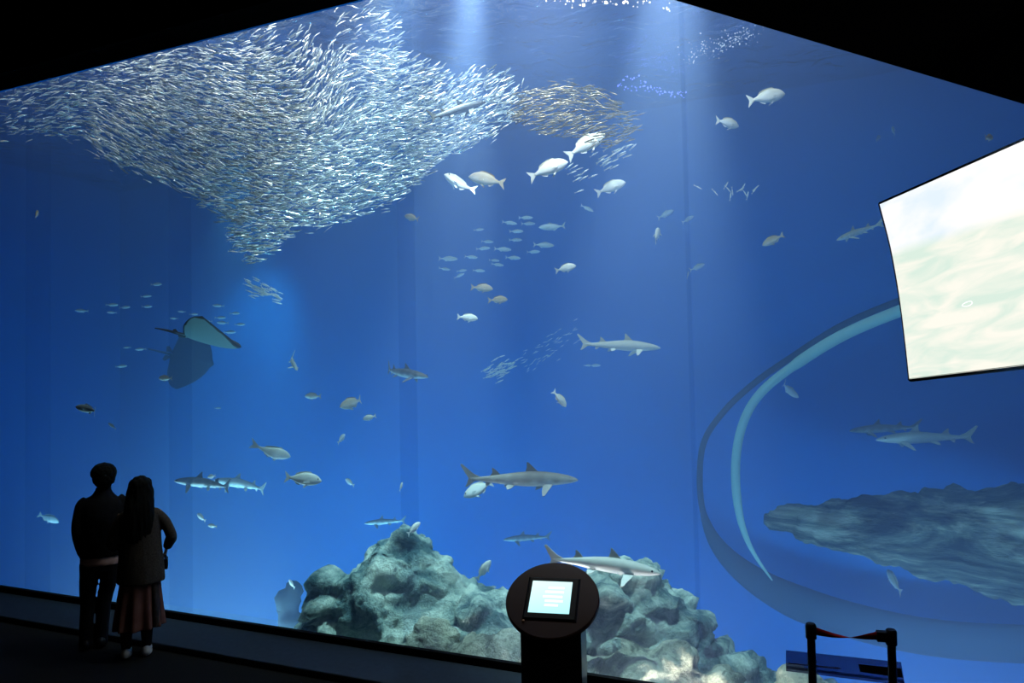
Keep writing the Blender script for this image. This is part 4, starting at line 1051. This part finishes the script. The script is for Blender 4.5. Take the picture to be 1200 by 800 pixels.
# ---- the woman
wp = PZ(160, 768, 0)
wom = empty('person', (wp.x, wp.y, 0), facing(165, -4))
tag(wom, 'person with long dark hair, brown jacket and dusty pink skirt, facing the tank', 'person')
hc = (.035, .02, 1.50)
body = [limb([(.03, 0, .84), (.03, 0, .95), (.03, -.005, 1.12), (.03, 0, 1.28), (.03, 0, 1.33)], [.14, .12, .125, .125, .07], .68, 20),
        limb([(.03, 0, 1.29), (.03, .005, 1.42), (.035, .01, 1.48)], [.05, .044, .045])] + head_pieces(hc, .95)
for sg in (1, -1):
    body.append(limb([(.03 + sg * .08, 0, .86), (.01 + sg * .075, .01, .48), (.0 + sg * .082, -.01, .09)], [.08, .052, .033]))
    body.append(ell(Vector((sg * .085, .05, .035)), (.034, .10, .03)))
elR = Vector((.295, -.02, 1.06)); wrR = Vector((.250, .13, .93)); elL = Vector((-.185, -.02, 1.03)); wrL = Vector((-.12, .18, 1.0))
body.append(limb([(.17, 0, 1.29), (.245, -.01, 1.19), tuple(elR), tuple((elR + wrR) / 2), tuple(wrR)], [.042, .038, .034, .030, .022]))
body.append(limb([(-.11, 0, 1.29), (-.165, -.01, 1.16), tuple(elL), tuple((elL + wrL) / 2), tuple(wrL)], [.042, .038, .034, .030, .022]))
body += hand(wrR, (-.25, .3, -1), (-1, 0, .1), .92, .7, 1) + hand(wrL, (.5, .7, 0), (.5, -.5, -.5), .92, .6, -1)
fuse('body', body, .008, SK, wom); face_bits(hc, .95, wom)
JW = noise_col(mat('brown_tweed', rough=.95, spec=.05), (.045, .036, .029), (.075, .062, .05), 90, 3, bump=.3)
jw = [tube_rings(rs([(.040, -.005, .665, .198, .150), (.040, -.005, .70, .202, .152), (.038, -.005, .85, .192, .148), (.035, -.008, 1.0, .178, .138), (.032, -.008, 1.15, .172, .130), (.03, -.004, 1.27, .160, .112), (.03, 0, 1.335, .09, .08), (.03, 0, 1.37, .060, .062)]), 28)]
jw.append(limb([(.12, 0, 1.285), (.175, -.005, 1.262), (.242, -.012, 1.19), tuple(elR + Vector((0, -.005, 0))), tuple((elR * .55 + wrR * .45)), tuple(wrR * .9 + elR * .1)], [.052, .055, .050, .050, .046, .040]))
jw.append(limb([(-.06, 0, 1.285), (-.115, -.005, 1.25), (-.158, -.012, 1.15), tuple(elL), tuple((elL + wrL) / 2), tuple(wrL * .9 + elL * .1)], [.055, .060, .058, .056, .050, .044]))
fuse('jacket', jw, .009, JW, wom, 3, cloth_wob(11))
SKT = noise_col(mat('dusty_pink_skirt', rough=.9, spec=.1), (.12, .05, .04), (.17, .075, .06), 7)
rings = rs([(.02, 0, .26, .205, .165), (.02, 0, .30, .203, .163), (.022, 0, .45, .188, .150), (.028, 0, .62, .172, .140), (.032, 0, .76, .160, .128), (.034, 0, .86, .135, .105)])
vs, fs = tube_rings(rings, 72)
vs2 = []
for i, v in enumerate(vs):
    k = i % 72; rg = rings[min(i // 72, len(rings) - 1)]; f = max(0, (.8 - v.z)) * .045 * math.cos(k * 2 * math.pi / 72 * 11 + .6 * math.sin(k * .3))
    d_ = Vector((v.x - rg[0], v.y - rg[1], 0)); vs2.append(v + d_.normalized() * f)
fuse('skirt', [(vs2, fs)], .008, SKT, wom, 1)
sideq = tube_rings(rs([(.165, -.03, .27, .045, .10), (.160, -.03, .45, .042, .095), (.145, -.03, .70, .035, .085)]), 16)
fuse('skirt_side_panel', [sideq], .008, noise_col(mat('dark_brown_panel', rough=.95, spec=.05), (.03, .022, .018), (.045, .032, .028), 20), wom, 1)['label'] = 'darker brown side panel of the skirt'
LG = mat('dark_tights', (.012, .011, .013), .8, spec=.1)
for x in (-.082, .085):
    fuse('stocking', [limb([(x * .9 + .01, .005, .42), (x, -.01, .22), (x, -.012, .08)], [.058, .052, .040])], .008, LG, wom, 1)
    fuse('shoe', [ell(Vector((x, .05, .04)), (.042, .115, .036)), ell(Vector((x, -.045, .05)), (.040, .052, .046)), ell(Vector((x, .04, .015)), (.045, .125, .015))], .007, mat('white_shoe', (.55, .52, .46), .6), wom, 1)['label'] = 'white shoe'
hw2 = lambda p: .010 * noise.noise(Vector((p.x * 38, p.y * 38, p.z * 4))) + .004 * noise.noise(Vector((p.x * 90, p.y * 90, p.z * 12)))
fuse('long_hair', [ell(Vector((.035, -.005, 1.545)), (.098, .112, .092)), tube_rings(rs([(.02, -.095, 1.00, .035, .02), (.015, -.11, 1.06, .085, .034), (.015, -.108, 1.16, .120, .046), (.022, -.095, 1.26, .130, .060), (.030, -.075, 1.35, .124, .078), (.035, -.045, 1.44, .118, .090), (.035, -.015, 1.53, .106, .096), (.035, 0, 1.59, .06, .06)]), 24)], .008, HAIR, wom, 1, hw2)
# small dark bag at her right hand
Rw = Matrix.Rotation(wom.rotation_euler.z, 4, 'Z')
bag = empty('handbag', Vector((wp.x, wp.y, 0)) + Rw @ Vector((.240, .155, .775)), wom.rotation_euler.z)
tag(bag, 'small black handbag held at the right side of the person with long hair', 'bag')
o = link('pouch', box('pouch', (0, 0, 0), (.035, .12, .10), .012), M['black']); o.parent = bag
o = link('strap', sweep('strap', spline([(0, -.05, .045), (-.0, -.03, .085), (0, 0, .10), (0, .03, .085), (0, .05, .045)], 4), .005, 8), M['black']); o.parent = bag
